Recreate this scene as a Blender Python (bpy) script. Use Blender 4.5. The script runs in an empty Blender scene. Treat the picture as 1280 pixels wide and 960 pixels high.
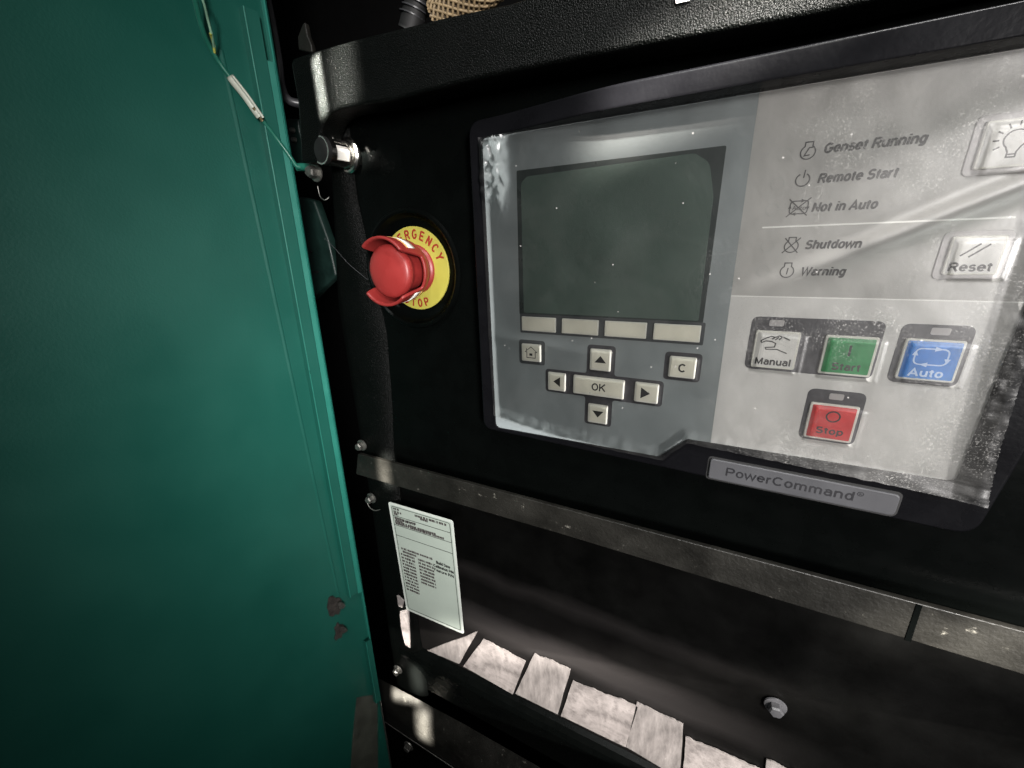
import bpy, bmesh, math, random
import numpy as np
from mathutils import Vector, Matrix, noise
random.seed(7)
scene = bpy.context.scene
COL = scene.collection
MM = 0.001

# ------------------------------------------------------------------ camera
R = ((0.89840471, 0.02737324, 0.43831458),
     (0.12055035, 0.94434723, -0.30606521),
     (-0.42229916, 0.32780941, 0.84510615))      # rows: right, down, forward in (x, down, depth)
cam_d = bpy.data.cameras.new('camera')
cam = bpy.data.objects.new('camera', cam_d); COL.objects.link(cam)
CAM = Vector((0.0, -0.2, 0.0))
right = Vector((R[0][0], R[0][2], -R[0][1]))
up = -Vector((R[1][0], R[1][2], -R[1][1]))
back = -Vector((R[2][0], R[2][2], -R[2][1]))
m3 = Matrix((right, up, back)).transposed()
cam.matrix_world = Matrix.Translation(CAM) @ m3.to_4x4()
cam_d.sensor_width = 36.0
cam_d.lens = 36.0 * 490.0 / 1280.0
cam_d.clip_start = 0.005; cam_d.clip_end = 20.0
scene.camera = cam

# ------------------------------------------------------------------ world and lights
world = bpy.data.worlds.new('World'); scene.world = world; world.use_nodes = True
wb = world.node_tree.nodes['Background']
wb.inputs['Color'].default_value = (0.75, 0.85, 0.9, 1); wb.inputs['Strength'].default_value = 0.022

def area(name, loc, target, sx, sy, power, col, spread=180.0):
    l = bpy.data.lights.new(name, 'AREA'); l.shape = 'RECTANGLE'; l.size = sx; l.size_y = sy
    l.energy = power; l.color = col; l.spread = math.radians(spread)
    o = bpy.data.objects.new(name, l); COL.objects.link(o)
    o.location = loc
    o.rotation_euler = (Vector(target) - Vector(loc)).to_track_quat('-Z', 'Y').to_euler()
    return o
area('daylight_right', (0.95, -0.95, 0.05), (0.11, 0.0, -0.05), 0.5, 0.6, 2.3, (1.0, 0.965, 0.945), 23)
area('door_fill_lamp', (0.16, -0.34, 0.02), (-0.262, -0.004, -0.10), 0.10, 0.16, 0.085, (0.95, 1.0, 0.98), 34)  # added lamp to brighten the door's far edge, without a source there
area('hood_highlight_lamp', (0.30, -0.38, 0.90), (0.06, 0.0, 0.04), 0.26, 0.10, 0.55, (1.0, 0.98, 0.96), 30)  # added lamp for the bright line on the bezel's top edge
area('daylight_above', (-0.02, -0.75, 0.85), (0.0, 0.05, -0.06), 0.3, 0.3, 0.25, (0.95, 1.0, 0.97), 26)
SUN = Vector((0.42, -0.72, 0.55)).normalized()      # the sun comes in over the photographer's right shoulder
def shaft(target, sx, sy, power, spread=1.0, dist=0.3, col=(1.0, 0.95, 0.88)):
    t = Vector(target) * MM
    return area('sun_shaft', t + SUN * dist, t, sx * MM, sy * MM, power, col, spread)

scene.view_settings.view_transform = 'Standard'
scene.view_settings.look = 'None'
scene.view_settings.exposure = 0.0
scene.view_settings.gamma = 1.0

# ------------------------------------------------------------------ helpers
def at(px, py, t=200.0):
    """panel coordinates (x, z) in mm of a sight line at t mm in front of the lens plane"""
    c = ((px - 640) / 490.0, (py - 480) / 490.0, 1.0)
    v = [sum(R[i][j] * c[i] for i in range(3)) for j in range(3)]
    return (v[0] / v[2] * t, -v[1] / v[2] * t)
def P3(px, py, t=200.0):
    x, z = at(px, py, t); return (x, t - 200.0, z)

def nt(name):
    m = bpy.data.materials.new(name); m.use_nodes = True
    return m, m.node_tree.nodes, m.node_tree.links, m.node_tree.nodes['Principled BSDF']
def noise_node(N, L, scale, detail=3.0, rough=0.5, dist=0.0):
    tc = N.new('ShaderNodeTexCoord'); n = N.new('ShaderNodeTexNoise')
    n.inputs['Scale'].default_value = scale; n.inputs['Detail'].default_value = detail
    n.inputs['Roughness'].default_value = rough; n.inputs['Distortion'].default_value = dist
    L.new(tc.outputs['Object'], n.inputs['Vector']); return n
def ramp(N, L, src, stops):
    r = N.new('ShaderNodeValToRGB'); e = r.color_ramp.elements
    while len(e) < len(stops): e.new(0.5)
    for el, (p, c) in zip(e, stops):
        el.position = p; el.color = (c, c, c, 1) if isinstance(c, (int, float)) else (*c, 1)
    L.new(src, r.inputs['Fac']); return r
def mat(name, col, rough=0.5, metal=0.0, spec=0.5, var=0.15, vscale=60, bump=0.0, bscale=900, bdist=0.0004, wear=0.0, wear_col=(0.3,0.29,0.27), wscale=120, coat=0.0):
    m, N, L, b = nt(name)
    b.inputs['Roughness'].default_value = rough; b.inputs['Metallic'].default_value = metal
    b.inputs['Specular IOR Level'].default_value = spec
    b.inputs['Coat Weight'].default_value = coat; b.inputs['Coat Roughness'].default_value = 0.15
    n = noise_node(N, L, vscale, 4, 0.6)
    lo = tuple(c * (1 - var) for c in col); hi = tuple(min(1, c * (1 + var)) for c in col)
    r = ramp(N, L, n.outputs['Fac'], [(0.3, lo), (0.7, hi)])
    out = r.outputs['Color']
    if wear > 0:
        w = noise_node(N, L, wscale, 6, 0.7)
        wr = ramp(N, L, w.outputs['Fac'], [(max(0.5, 0.74 - wear * 0.2), 0.0), (0.80, 1.0)])
        mx = N.new('ShaderNodeMix'); mx.data_type = 'RGBA'
        L.new(wr.outputs['Color'], mx.inputs['Factor']); L.new(out, mx.inputs[6]); mx.inputs[7].default_value = (*wear_col, 1)
        out = mx.outputs[2]
    L.new(out, b.inputs['Base Color'])
    rr = ramp(N, L, n.outputs['Fac'], [(0.25, max(0.03, rough * 0.8)), (0.75, min(1, rough * 1.2))])
    L.new(rr.outputs['Color'], b.inputs['Roughness'])
    if bump > 0:
        bn = noise_node(N, L, bscale, 2, 0.5)
        bp = N.new('ShaderNodeBump'); bp.inputs['Strength'].default_value = bump; bp.inputs['Distance'].default_value = bdist
        L.new(bn.outputs['Fac'], bp.inputs['Height']); L.new(bp.outputs['Normal'], b.inputs['Normal'])
    return m

M = {}
M['black_paint'] = mat('textured_black_paint', (0.0016, 0.0019, 0.0017), 0.34, spec=0.075, bump=0.8, bscale=1600, bdist=0.0008, wear=0.15, wear_col=(0.04, 0.04, 0.038), wscale=260)
M['black_smooth'] = mat('smooth_black_paint', (0.0012, 0.0015, 0.0014), 0.28, spec=0.06, bump=0.25, bscale=420, bdist=0.0002, wear=0.05, wear_col=(0.02, 0.02, 0.018), wscale=300)
M['worn_black'] = mat('dusty_worn_black_paint', (0.010, 0.0095, 0.008), 0.45, spec=0.3, bump=0.7, bscale=600, bdist=0.0004, var=0.45, vscale=45, wear=0.5, wear_col=(0.22, 0.21, 0.18), wscale=180)
M['bezel'] = mat('black_bezel_plastic', (0.0035, 0.0035, 0.0042), 0.28, spec=0.11, bump=0.25, bscale=500, bdist=0.0003, wear=0.12, wear_col=(0.2, 0.2, 0.21), wscale=330)
M['dusty_black'] = mat('dusty_black_paint', (0.0022, 0.0021, 0.0020), 0.38, spec=0.12, bump=0.35, bscale=500, bdist=0.0002, var=0.5, vscale=30, wear=0.05, wear_col=(0.06, 0.055, 0.05), wscale=200)
M['cavity'] = mat('unlit_interior_black', (0.002, 0.002, 0.002), 0.9, spec=0.1)
M['green'] = mat('green_door_paint', (0.0085, 0.088, 0.066), 0.42, spec=0.45, var=0.10, vscale=14, bump=0.35, bscale=800, bdist=0.0002, wear=0.35, wear_col=(0.016, 0.105, 0.082), wscale=90)
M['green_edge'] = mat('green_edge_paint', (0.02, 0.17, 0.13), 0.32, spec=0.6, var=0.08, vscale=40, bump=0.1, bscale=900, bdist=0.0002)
M['dark_green'] = mat('dark_green_casting', (0.003, 0.014, 0.011), 0.5, var=0.4, vscale=80, bump=0.3, bscale=300)
M['rust'] = mat('chipped_primer', (0.026, 0.022, 0.019), 0.75, var=0.5, vscale=260, bump=0.9, bscale=500, bdist=0.0006)
M['bare'] = mat('grey_bare_patch', (0.055, 0.060, 0.048), 0.6, var=0.35, vscale=60, bump=0.4, bscale=500)
M['screen'] = mat('lcd_glass', (0.084, 0.120, 0.102), 0.22, spec=0.3, var=0.04, vscale=18)
M['screen_rim'] = mat('dark_screen_border', (0.020, 0.030, 0.028), 0.3, var=0.2, vscale=60)
M['grey'] = mat('overlay_grey_print', (0.255, 0.282, 0.288), 0.42, var=0.07, vscale=30, bump=0.2, bscale=1300, bdist=0.0001)
M['light'] = mat('overlay_light_print', (0.41, 0.40, 0.385), 0.40, var=0.05, vscale=25, bump=0.2, bscale=1300, bdist=0.0001)
M['white'] = mat('overlay_white_print', (0.60, 0.59, 0.575), 0.40, var=0.04, vscale=25, bump=0.2, bscale=1300, bdist=0.0001)
M['line'] = mat('white_line_print', (0.85, 0.85, 0.82), 0.4, var=0.03)
M['surround'] = mat('charcoal_key_surround', (0.050, 0.048, 0.055), 0.4, var=0.25, vscale=400)
M['surround_grey'] = mat('grey_key_surround', (0.055, 0.060, 0.064), 0.4, var=0.15, vscale=200)
M['key'] = mat('pale_key_face', (0.70, 0.68, 0.59), 0.38, var=0.05, vscale=60)
M['key_white'] = mat('white_key_face', (0.68, 0.67, 0.65), 0.35, var=0.04, vscale=60)
M['key_rim'] = mat('raised_key_rim', (0.72, 0.71, 0.65), 0.3, var=0.05, vscale=60)
M['key_green'] = mat('green_key_face', (0.030, 0.26, 0.085), 0.35, var=0.12, vscale=200)
M['key_blue'] = mat('blue_key_face', (0.045, 0.23, 0.60), 0.35, var=0.08, vscale=150)
M['key_red'] = mat('red_key_face', (0.60, 0.050, 0.050), 0.35, var=0.08, vscale=150)
M['led'] = mat('unlit_indicator', (0.42, 0.40, 0.40), 0.3, var=0.04)
M['led_faint'] = mat('faint_indicator_ring', (0.40, 0.40, 0.385), 0.35, var=0.04)
M['ink'] = mat('dark_grey_ink', (0.008, 0.007, 0.007), 0.5, var=0.2, vscale=500)
M['ink_brown'] = mat('dark_ink', (0.05, 0.04, 0.04), 0.5, var=0.2, vscale=500)
M['ink_white'] = mat('white_ink', (0.62, 0.72, 0.86), 0.45, var=0.05)
M['badge'] = mat('brushed_grey_badge', (0.052, 0.052, 0.056), 0.42, metal=0.0, spec=0.3, var=0.10, vscale=50, bump=0.2, bscale=1200, bdist=0.0001)
M['badge_ink'] = mat('badge_lettering', (0.004, 0.004, 0.006), 0.5, var=0.1)
M['red'] = mat('red_plastic', (0.25, 0.022, 0.020), 0.46, spec=0.5, var=0.08, vscale=120, bump=0.15, bscale=900, bdist=0.0002)
M['red_dark'] = mat('dark_red_plastic', (0.21, 0.020, 0.018), 0.42, spec=0.45, var=0.10, vscale=120)
M['yellow'] = mat('yellow_ring_print', (0.36, 0.32, 0.055), 0.5, var=0.06, vscale=80)
M['red_ink'] = mat('dark_red_lettering', (0.24, 0.020, 0.010), 0.5, var=0.1)
M['sticker'] = mat('white_sticker', (0.72, 0.70, 0.66), 0.45, var=0.05, vscale=200)
M['orange'] = mat('orange_sticker_edge', (0.62, 0.35, 0.12), 0.5, var=0.1)
M['dark'] = mat('dark_rubber', (0.006, 0.006, 0.006), 0.6, var=0.2)
M['brass'] = mat('brass_spring', (0.08, 0.05, 0.015), 0.4, metal=0.8)
M['chrome'] = mat('scratched_chrome', (0.55, 0.54, 0.51), 0.22, metal=1.0, var=0.12, vscale=300, bump=0.2, bscale=700, bdist=0.0002)
M['steel'] = mat('dull_bolt_steel', (0.20, 0.195, 0.18), 0.42, metal=0.85, var=0.3, vscale=400, bump=0.4, bscale=900, bdist=0.0003)
M['label'] = mat('label_paper', (0.34, 0.385, 0.34), 0.42, var=0.05, vscale=30)
M['label_edge'] = mat('label_border', (0.50, 0.53, 0.49), 0.4, var=0.04)
M['sun_patch'] = mat('painted_pale_sun_patch', (0.26, 0.232, 0.222), 0.6, var=0.4, vscale=60, bump=0.6, bscale=260, bdist=0.0006, wear=1.2, wear_col=(0.05, 0.042, 0.04), wscale=95)  # sunlight of the patches put into a pale colour
M['sun_patch_tan'] = mat('painted_tan_sun_patch', (0.20, 0.18, 0.172), 0.6, var=0.4, vscale=75, bump=0.6, bscale=260, bdist=0.0006, wear=0.3, wear_col=(0.5, 0.45, 0.42), wscale=90)
M['tan'] = mat('tan_braid', (0.21, 0.15, 0.08), 0.6, var=0.3, vscale=300)
M['tan_gap'] = mat('braid_gaps', (0.05, 0.035, 0.02), 0.8)
M['pipe'] = mat('dark_grey_pipe', (0.035, 0.035, 0.038), 0.35, spec=0.6, var=0.3, vscale=90)
M['wire_green'] = mat('green_wire_sleeve', (0.015, 0.13, 0.090), 0.35, var=0.15, vscale=200)
M['wire_pale'] = mat('pale_green_wire', (0.22, 0.40, 0.28), 0.4, var=0.2, vscale=300)
M['wire_yellow'] = mat('yellow_wire', (0.42, 0.42, 0.08), 0.4, var=0.2, vscale=300)
M['crimp'] = mat('white_crimp_sleeve', (0.52, 0.54, 0.46), 0.35, var=0.12, vscale=200)
M['copper'] = mat('bare_wire_strand', (0.40, 0.30, 0.17), 0.35, metal=0.7)

# streaky painted sun patches: stretch the grain along the strip's height
for nm in ('sun_patch_tan',):
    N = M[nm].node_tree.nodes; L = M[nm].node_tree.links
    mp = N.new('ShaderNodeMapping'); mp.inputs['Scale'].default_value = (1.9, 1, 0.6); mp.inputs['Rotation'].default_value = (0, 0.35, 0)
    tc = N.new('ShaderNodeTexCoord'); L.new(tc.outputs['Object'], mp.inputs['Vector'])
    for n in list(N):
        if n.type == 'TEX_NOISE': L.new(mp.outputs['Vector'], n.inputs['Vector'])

def film_material():
    m = bpy.data.materials.new('wrinkled_clear_film'); m.use_nodes = True
    N, L = m.node_tree.nodes, m.node_tree.links
    for n in list(N):
        if n.type != 'OUTPUT_MATERIAL': N.remove(n)
    out = [n for n in N if n.type == 'OUTPUT_MATERIAL'][0]
    tr = N.new('ShaderNodeBsdfTransparent'); tr.inputs['Color'].default_value = (0.95, 0.955, 0.945, 1)
    gl = N.new('ShaderNodeBsdfGlossy'); gl.inputs['Roughness'].default_value = 0.34; gl.inputs['Color'].default_value = (1, 1, 1, 1)
    df = N.new('ShaderNodeBsdfDiffuse'); df.inputs['Color'].default_value = (0.72, 0.70, 0.67, 1); df2 = df
    b1 = noise_node(N, L, 24, 2, 0.45, 0.8); b2 = noise_node(N, L, 620, 3, 0.6)
    add = N.new('ShaderNodeMath'); add.operation = 'MULTIPLY_ADD'; add.inputs[1].default_value = 0.16
    L.new(b2.outputs['Fac'], add.inputs[0]); L.new(b1.outputs['Fac'], add.inputs[2])
    bp = N.new('ShaderNodeBump'); bp.inputs['Strength'].default_value = 0.20; bp.inputs['Distance'].default_value = 0.0009
    L.new(add.outputs[0], bp.inputs['Height']); L.new(bp.outputs['Normal'], gl.inputs['Normal'])
    L.new(bp.outputs['Normal'], df2.inputs['Normal'])
    fr = N.new('ShaderNodeFresnel'); fr.inputs['IOR'].default_value = 1.6; L.new(bp.outputs['Normal'], fr.inputs['Normal'])
    k = N.new('ShaderNodeMath'); k.operation = 'MULTIPLY'; k.inputs[1].default_value = 0.9; k.use_clamp = True; L.new(fr.outputs[0], k.inputs[0])
    mix1 = N.new('ShaderNodeMixShader'); L.new(k.outputs[0], mix1.inputs[0]); L.new(tr.outputs[0], mix1.inputs[1]); L.new(gl.outputs[0], mix1.inputs[2])
    # dust: broad haze where it lies, and fine specks
    hz = noise_node(N, L, 22, 5, 0.65, 0.4); hr = ramp(N, L, hz.outputs['Fac'], [(0.46, 0.004), (0.75, 0.09)])
    sp = noise_node(N, L, 1700, 2, 0.5); sr = ramp(N, L, sp.outputs['Fac'], [(0.56, 0.0), (0.66, 1.0)])
    pm = noise_node(N, L, 38, 3, 0.6, 0.8); pr = ramp(N, L, pm.outputs['Fac'], [(0.45, 0.01), (0.70, 0.24)])
    tcx = N.new('ShaderNodeTexCoord'); sx = N.new('ShaderNodeSeparateXYZ'); L.new(tcx.outputs['Object'], sx.inputs[0])
    mr = N.new('ShaderNodeMapRange'); mr.interpolation_type = 'SMOOTHSTEP'; mr.inputs[1].default_value = -0.005; mr.inputs[2].default_value = 0.045; mr.inputs[3].default_value = 0.15; mr.inputs[4].default_value = 0.7
    L.new(sx.outputs[0], mr.inputs[0])
    hm = N.new('ShaderNodeMath'); hm.operation = 'MULTIPLY'; L.new(hr.outputs['Color'], hm.inputs[0]); L.new(mr.outputs[0], hm.inputs[1])
    ml = N.new('ShaderNodeMath'); ml.operation = 'MULTIPLY'; L.new(pr.outputs['Color'], ml.inputs[0]); mr2 = N.new('ShaderNodeMapRange'); mr2.interpolation_type = 'SMOOTHSTEP'; mr2.inputs[1].default_value = -0.02; mr2.inputs[2].default_value = 0.06; mr2.inputs[3].default_value = 0.07; mr2.inputs[4].default_value = 0.9; L.new(sx.outputs[0], mr2.inputs[0]); L.new(mr2.outputs[0], ml.inputs[1])
    mul = N.new('ShaderNodeMath'); mul.operation = 'MULTIPLY'; L.new(sr.outputs['Color'], mul.inputs[0]); L.new(ml.outputs[0], mul.inputs[1])
    tc = N.new('ShaderNodeTexCoord'); vo = N.new('ShaderNodeTexVoronoi'); vo.inputs['Scale'].default_value = 130; L.new(tc.outputs['Object'], vo.inputs['Vector'])
    vr = ramp(N, L, vo.outputs['Distance'], [(0.035, 1.0), (0.055, 0.0)])  # glints painted as sparse pale dots in the film
    s1 = N.new('ShaderNodeMath'); s1.operation = 'ADD'; L.new(hm.outputs[0], s1.inputs[0]); L.new(mul.outputs[0], s1.inputs[1])
    s2 = N.new('ShaderNodeMath'); s2.operation = 'ADD'; s2.use_clamp = True; L.new(s1.outputs[0], s2.inputs[0])
    vm = N.new('ShaderNodeMath'); vm.operation = 'MULTIPLY'; vm.inputs[1].default_value = 0.35; L.new(vr.outputs['Color'], vm.inputs[0])
    L.new(vm.outputs[0], s2.inputs[1])
    mix2 = N.new('ShaderNodeMixShader'); L.new(s2.outputs[0], mix2.inputs[0]); L.new(mix1.outputs[0], mix2.inputs[1]); L.new(df.outputs[0], mix2.inputs[2])
    L.new(mix2.outputs[0], out.inputs['Surface'])
    return m
M['film'] = film_material()

ORIGIN = {}       # world origin of every thing/part in metres
def world_origin(o):
    return ORIGIN.get(o.name, Vector((0, 0, 0)))
def link(name, me, material, parent=None, base=None):
    """me: vertices in world metres. Origin: parent's origin for parts, base of the bounding box for things."""
    if parent is not None: org = world_origin(parent)
    elif base is not None: org = Vector(base)
    else:
        xs = [v.co.x for v in me.vertices]; ys = [v.co.y for v in me.vertices]; zs = [v.co.z for v in me.vertices]
        org = Vector(((min(xs) + max(xs)) / 2, (min(ys) + max(ys)) / 2, min(zs)))
    me.transform(Matrix.Translation(-org))
    if material: me.materials.append(M[material] if isinstance(material, str) else material)
    o = bpy.data.objects.new(name, me); COL.objects.link(o)
    if parent is not None: o.parent = parent
    else: o.location = org
    ORIGIN[o.name] = org
    return o
def tag(o, label, cat, group=None):
    o['label'] = label; o['category'] = cat
    if group: o['group'] = group
    return o
def thing(name, loc_mm, label, cat, group=None):
    o = bpy.data.objects.new(name, None); COL.objects.link(o); o.empty_display_size = 0.01
    o.location = Vector(loc_mm) * MM; ORIGIN[o.name] = Vector(loc_mm) * MM
    return tag(o, label, cat, group)

def eval_mesh(data):
    t = bpy.data.objects.new('temporary', data); COL.objects.link(t)
    dg = bpy.context.evaluated_depsgraph_get(); dg.update()
    me = bpy.data.meshes.new_from_object(t.evaluated_get(dg)); 
    bpy.data.objects.remove(t); bpy.data.curves.remove(data)
    return me
FRONT = Matrix(((1, 0, 0, 0), (0, 0, -1, 0), (0, 1, 0, 0), (0, 0, 0, 1)))
def plate_mesh(loops, y0, th, bevel=0.0, res=2, at_mm=MM):
    """flat plate with holes: loops in (x, z) mm, front face at y0 mm, th thick"""
    cu = bpy.data.curves.new('plate', 'CURVE'); cu.dimensions = '2D'; cu.fill_mode = 'BOTH'
    for lp in loops:
        s = cu.splines.new('POLY'); s.points.add(len(lp) - 1); s.use_cyclic_u = True
        for p, (x, z) in zip(s.points, lp): p.co = (x, z, 0, 1)
    cu.extrude = max(1e-4, th / 2 - bevel); cu.bevel_depth = bevel; cu.bevel_resolution = res
    if bevel: cu.offset = -bevel
    me = eval_mesh(cu)
    me.transform(Matrix.Scale(at_mm, 4) @ Matrix.Translation((0, y0 + th / 2, 0)) @ FRONT)
    if bevel:
        for p in me.polygons: p.use_smooth = True
        try: me.set_sharp_from_angle(angle=math.radians(35))
        except Exception: pass
    return me
def plate(name, loops, y0, th, material, parent=None, bevel=0.0, **k):
    return link(name, plate_mesh(loops, y0, th, bevel), material, parent, **k)
def rpoly(pts, r, n=6):
    out = []; m = len(pts); rr = r if isinstance(r, (list, tuple)) else [r] * m
    for i in range(m):
        p = Vector(pts[i]); a = Vector(pts[i - 1]); b = Vector(pts[(i + 1) % m]); q = rr[i]
        if q <= 0: out.append(tuple(p)); continue
        da = (a - p).normalized(); db = (b - p).normalized()
        ang = da.angle(db); d = min(q / math.tan(ang / 2), (a - p).length * .48, (b - p).length * .48)
        s = p + da * d; e = p + db * d
        for k in range(n + 1):
            t = k / n; out.append(tuple(s * (1 - t) ** 2 + p * 2 * t * (1 - t) + e * t * t))
    return out
def rrect(x0, z0, x1, z1, r, n=5): return rpoly([(x0, z0), (x1, z0), (x1, z1), (x0, z1)], r, n)
def circle(cx, cz, r, n=64): return [(cx + r * math.cos(2 * math.pi * i / n), cz + r * math.sin(2 * math.pi * i / n)) for i in range(n)]
def raw(verts, faces, smooth=False, scale=MM):
    me = bpy.data.meshes.new('m'); me.from_pydata([tuple(c * scale for c in v) for v in verts], [], faces); me.validate()
    if smooth:
        for p in me.polygons: p.use_smooth = True
    me.update(); return me
def strokes_mesh(lines, w, y, th=0.05, closed=False):
    V, F = [], []
    for ln in lines:
        pts = [Vector(p) for p in ln]
        cl = (pts[0] - pts[-1]).length < 1e-6 and len(pts) > 2
        if cl: pts = pts[:-1]
        n = len(pts); L_, R_ = [], []
        for i in range(n):
            a = pts[(i - 1) % n] if (cl or i > 0) else pts[i]; b = pts[(i + 1) % n] if (cl or i < n - 1) else pts[i]
            d1 = (pts[i] - a).normalized() if (pts[i] - a).length > 1e-9 else (b - pts[i]).normalized()
            d2 = (b - pts[i]).normalized() if (b - pts[i]).length > 1e-9 else d1
            t = (d1 + d2); t = t.normalized() if t.length > 1e-6 else d1
            nn = Vector((-t.y, t.x)); c = max(0.5, nn.dot(Vector((-d1.y, d1.x))))
            L_.append(pts[i] + nn * w / 2 / c); R_.append(pts[i] - nn * w / 2 / c)
        o = len(V)
        for l, r in zip(L_, R_):
            V += [(l.x, y, l.y), (r.x, y, r.y), (l.x, y + th, l.y), (r.x, y + th, r.y)]
        for i in range(n if cl else n - 1):
            a = o + 4 * i; b = o + 4 * ((i + 1) % n)
            F += [(a, a + 1, b + 1, b), (a, b, b + 2, a + 2), (a + 1, a + 3, b + 3, b + 1)]
    return raw(V, F)
def strokes(name, lines, w, y, material, parent): return link(name, strokes_mesh(lines, w, y), material, parent)
def arc(cx, cz, r, a0, a1, n=24): return [(cx + r * math.cos(math.radians(a0 + (a1 - a0) * i / n)), cz + r * math.sin(math.radians(a0 + (a1 - a0) * i / n))) for i in range(n + 1)]
def text_mesh(body, size, bold=0.0, shear=0.0, align='LEFT', width=None, spacing=1.0):
    cu = bpy.data.curves.new('t', 'FONT'); cu.body = body; cu.size = size; cu.shear = shear
    cu.align_x = align; cu.space_character = spacing; cu.extrude = 0.001; cu.resolution_u = 3
    me = eval_mesh(cu)
    if bold > 0:
        ms = []
        for i, (dx, dy) in enumerate(((-1, 0), (0, 0.6), (1, 0), (0, -0.6))):
            c = me.copy(); c.transform(Matrix.Translation((dx * bold * size * 0.28, dy * bold * size * 0.28, i * 0.004))); ms.append(c)
        me = join_meshes(ms)
    if width:
        xs = [v.co.x for v in me.vertices]; s = width / (max(xs) - min(xs)); x0 = min(xs)
        me.transform(Matrix.Translation((-x0 if align == 'LEFT' else 0, 0, 0))); me.transform(Matrix.Diagonal((s, 1, 1, 1)))
    return me
def E_(cx, cy, rx, ry, a0, a1, n=14):
    return [(cx + rx * math.cos(math.radians(a0 + (a1 - a0) * i / n)), cy + ry * math.sin(math.radians(a0 + (a1 - a0) * i / n))) for i in range(n + 1)]
XH = 0.66
GLYPH = {   # (advance width, centre lines); capital height 0.86 plus half a stroke at each end
 'G': (.86, [E_(.42, .43, .33, .41, 48, 330, 20) + [(.74, .40), (.45, .40)]]),
 'R': (.82, [[(.12, -.05), (.12, .83)], [(.06, .83)] + E_(.46, .63, .22, .20, 90, -90) + [(.12, .43)], [(.44, .43), (.74, -.05)]]),
 'N': (.84, [[(.12, -.05), (.12, .91)], [(.12, .84), (.70, .02)], [(.70, -.05), (.70, .91)]]),
 'S': (.78, [E_(.39, .63, .25, .21, 25, 255, 14) + E_(.39, .22, .27, .22, 80, -160, 14)]),
 'W': (1.12, [[(.04, .91), (.29, .0), (.53, .84), (.78, .0), (1.03, .91)]]),
 'A': (.84, [[(.05, -.05), (.40, .85), (.75, -.05)], [(.18, .25), (.62, .25)]]),
 'M': (.98, [[(.12, -.05), (.12, .84)], [(.10, .88), (.47, .06), (.84, .88)], [(.82, -.05), (.82, .84)]]),
 'C': (.82, [E_(.42, .43, .33, .41, 42, 318, 20)]),
 'O': (.90, [E_(.44, .43, .34, .41, 0, 360, 28)]),
 'K': (.82, [[(.12, -.05), (.12, .91)], [(.76, .91), (.14, .30)], [(.34, .50), (.78, -.05)]]),
 'P': (.78, [[(.12, -.05), (.12, .83)], [(.06, .83)] + E_(.46, .61, .22, .22, 90, -90) + [(.12, .39)]]),
 'E': (.74, [[(.12, -.05), (.12, .91)], [(.12, .84), (.66, .84)], [(.12, .44), (.60, .44)], [(.12, .02), (.66, .02)]]),
 'Y': (.78, [[(.04, .91), (.39, .42), (.74, .91)], [(.39, .42), (.39, -.05)]]),
 'T': (.74, [[(.03, .84), (.71, .84)], [(.37, .84), (.37, -.05)]]),
 'B': (.80, [[(.12, -.05), (.12, .91)], [(.06, .84)] + E_(.46, .64, .20, .20, 90, -90) + [(.12, .44)], [(.46, .44)] + E_(.48, .23, .22, .21, 90, -90) + [(.06, .02)]]),
 'D': (.84, [[(.12, -.05), (.12, .91)], [(.06, .84)] + E_(.38, .43, .34, .41, 90, -90) + [(.06, .02)]]),
 'F': (.70, [[(.12, -.05), (.12, .91)], [(.12, .84), (.64, .84)], [(.12, .44), (.56, .44)]]),
 '/': (.36, [[(.02, -.05), (.32, .91)]]),
 'e': (.66, [[(.10, .33), (.56, .33)] + E_(.33, .32, .23, .29, 3, 318, 18)]),
 'c': (.62, [E_(.33, .32, .23, .29, 45, 315, 18)]),
 'b': (.68, [[(.12, -.05), (.12, .91)], E_(.35, .31, .21, .30, 0, 360, 20)]),
 'n': (.68, [[(.12, -.05), (.12, .66)], E_(.34, .38, .21, .22, 175, 0, 10) + [(.55, -.05)]]),
 'h': (.68, [[(.12, -.05), (.12, .91)], E_(.34, .38, .21, .22, 175, 0, 10) + [(.55, -.05)]]),
 'm': (1.0, [[(.12, -.05), (.12, .66)], E_(.31, .40, .18, .20, 175, 0, 10) + [(.49, -.05)], E_(.68, .40, .18, .20, 175, 0, 10) + [(.86, -.05)]]),
 's': (.60, [E_(.30, .46, .18, .15, 25, 260, 12) + E_(.30, .17, .19, .16, 75, -155, 12)]),
 't': (.42, [[(.20, .82), (.20, .16)] + E_(.31, .14, .11, .12, 180, 280, 6), [(.02, .60), (.37, .60)]]),
 'u': (.68, [[(.12, .66)] + E_(.33, .24, .21, .22, 180, 355, 10), [(.55, .66), (.55, -.05)]]),
 'i': (.30, [[(.14, -.05), (.14, .66)], [(.14, .79), (.14, .91)]]),
 'l': (.30, [[(.14, -.05), (.14, .91)]]),
 'g': (.68, [E_(.32, .31, .21, .29, 0, 360, 20), [(.54, .66), (.54, -.02)] + E_(.33, -.04, .21, .18, 0, -150, 10)]),
 'o': (.68, [E_(.34, .31, .23, .30, 0, 360, 24)]),
 'a': (.64, [E_(.32, .42, .20, .18, 155, 0, 10) + [(.52, -.05)], E_(.30, .19, .20, .18, 60, 330, 16), [(.36, .36), (.52, .38)]]),
 'r': (.46, [[(.12, -.05), (.12, .66)], E_(.34, .36, .22, .24, 170, 80, 8)]),
 'd': (.68, [E_(.32, .31, .21, .30, 0, 360, 20), [(.54, .91), (.54, -.05)]]),
 'w': (.90, [[(.03, .66), (.22, .0), (.44, .60), (.66, .0), (.85, .66)]]),
 'p': (.68, [E_(.35, .31, .21, .30, 0, 360, 20), [(.12, .66), (.12, -.25)]]),
 ' ': (.34, []),
}
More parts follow.
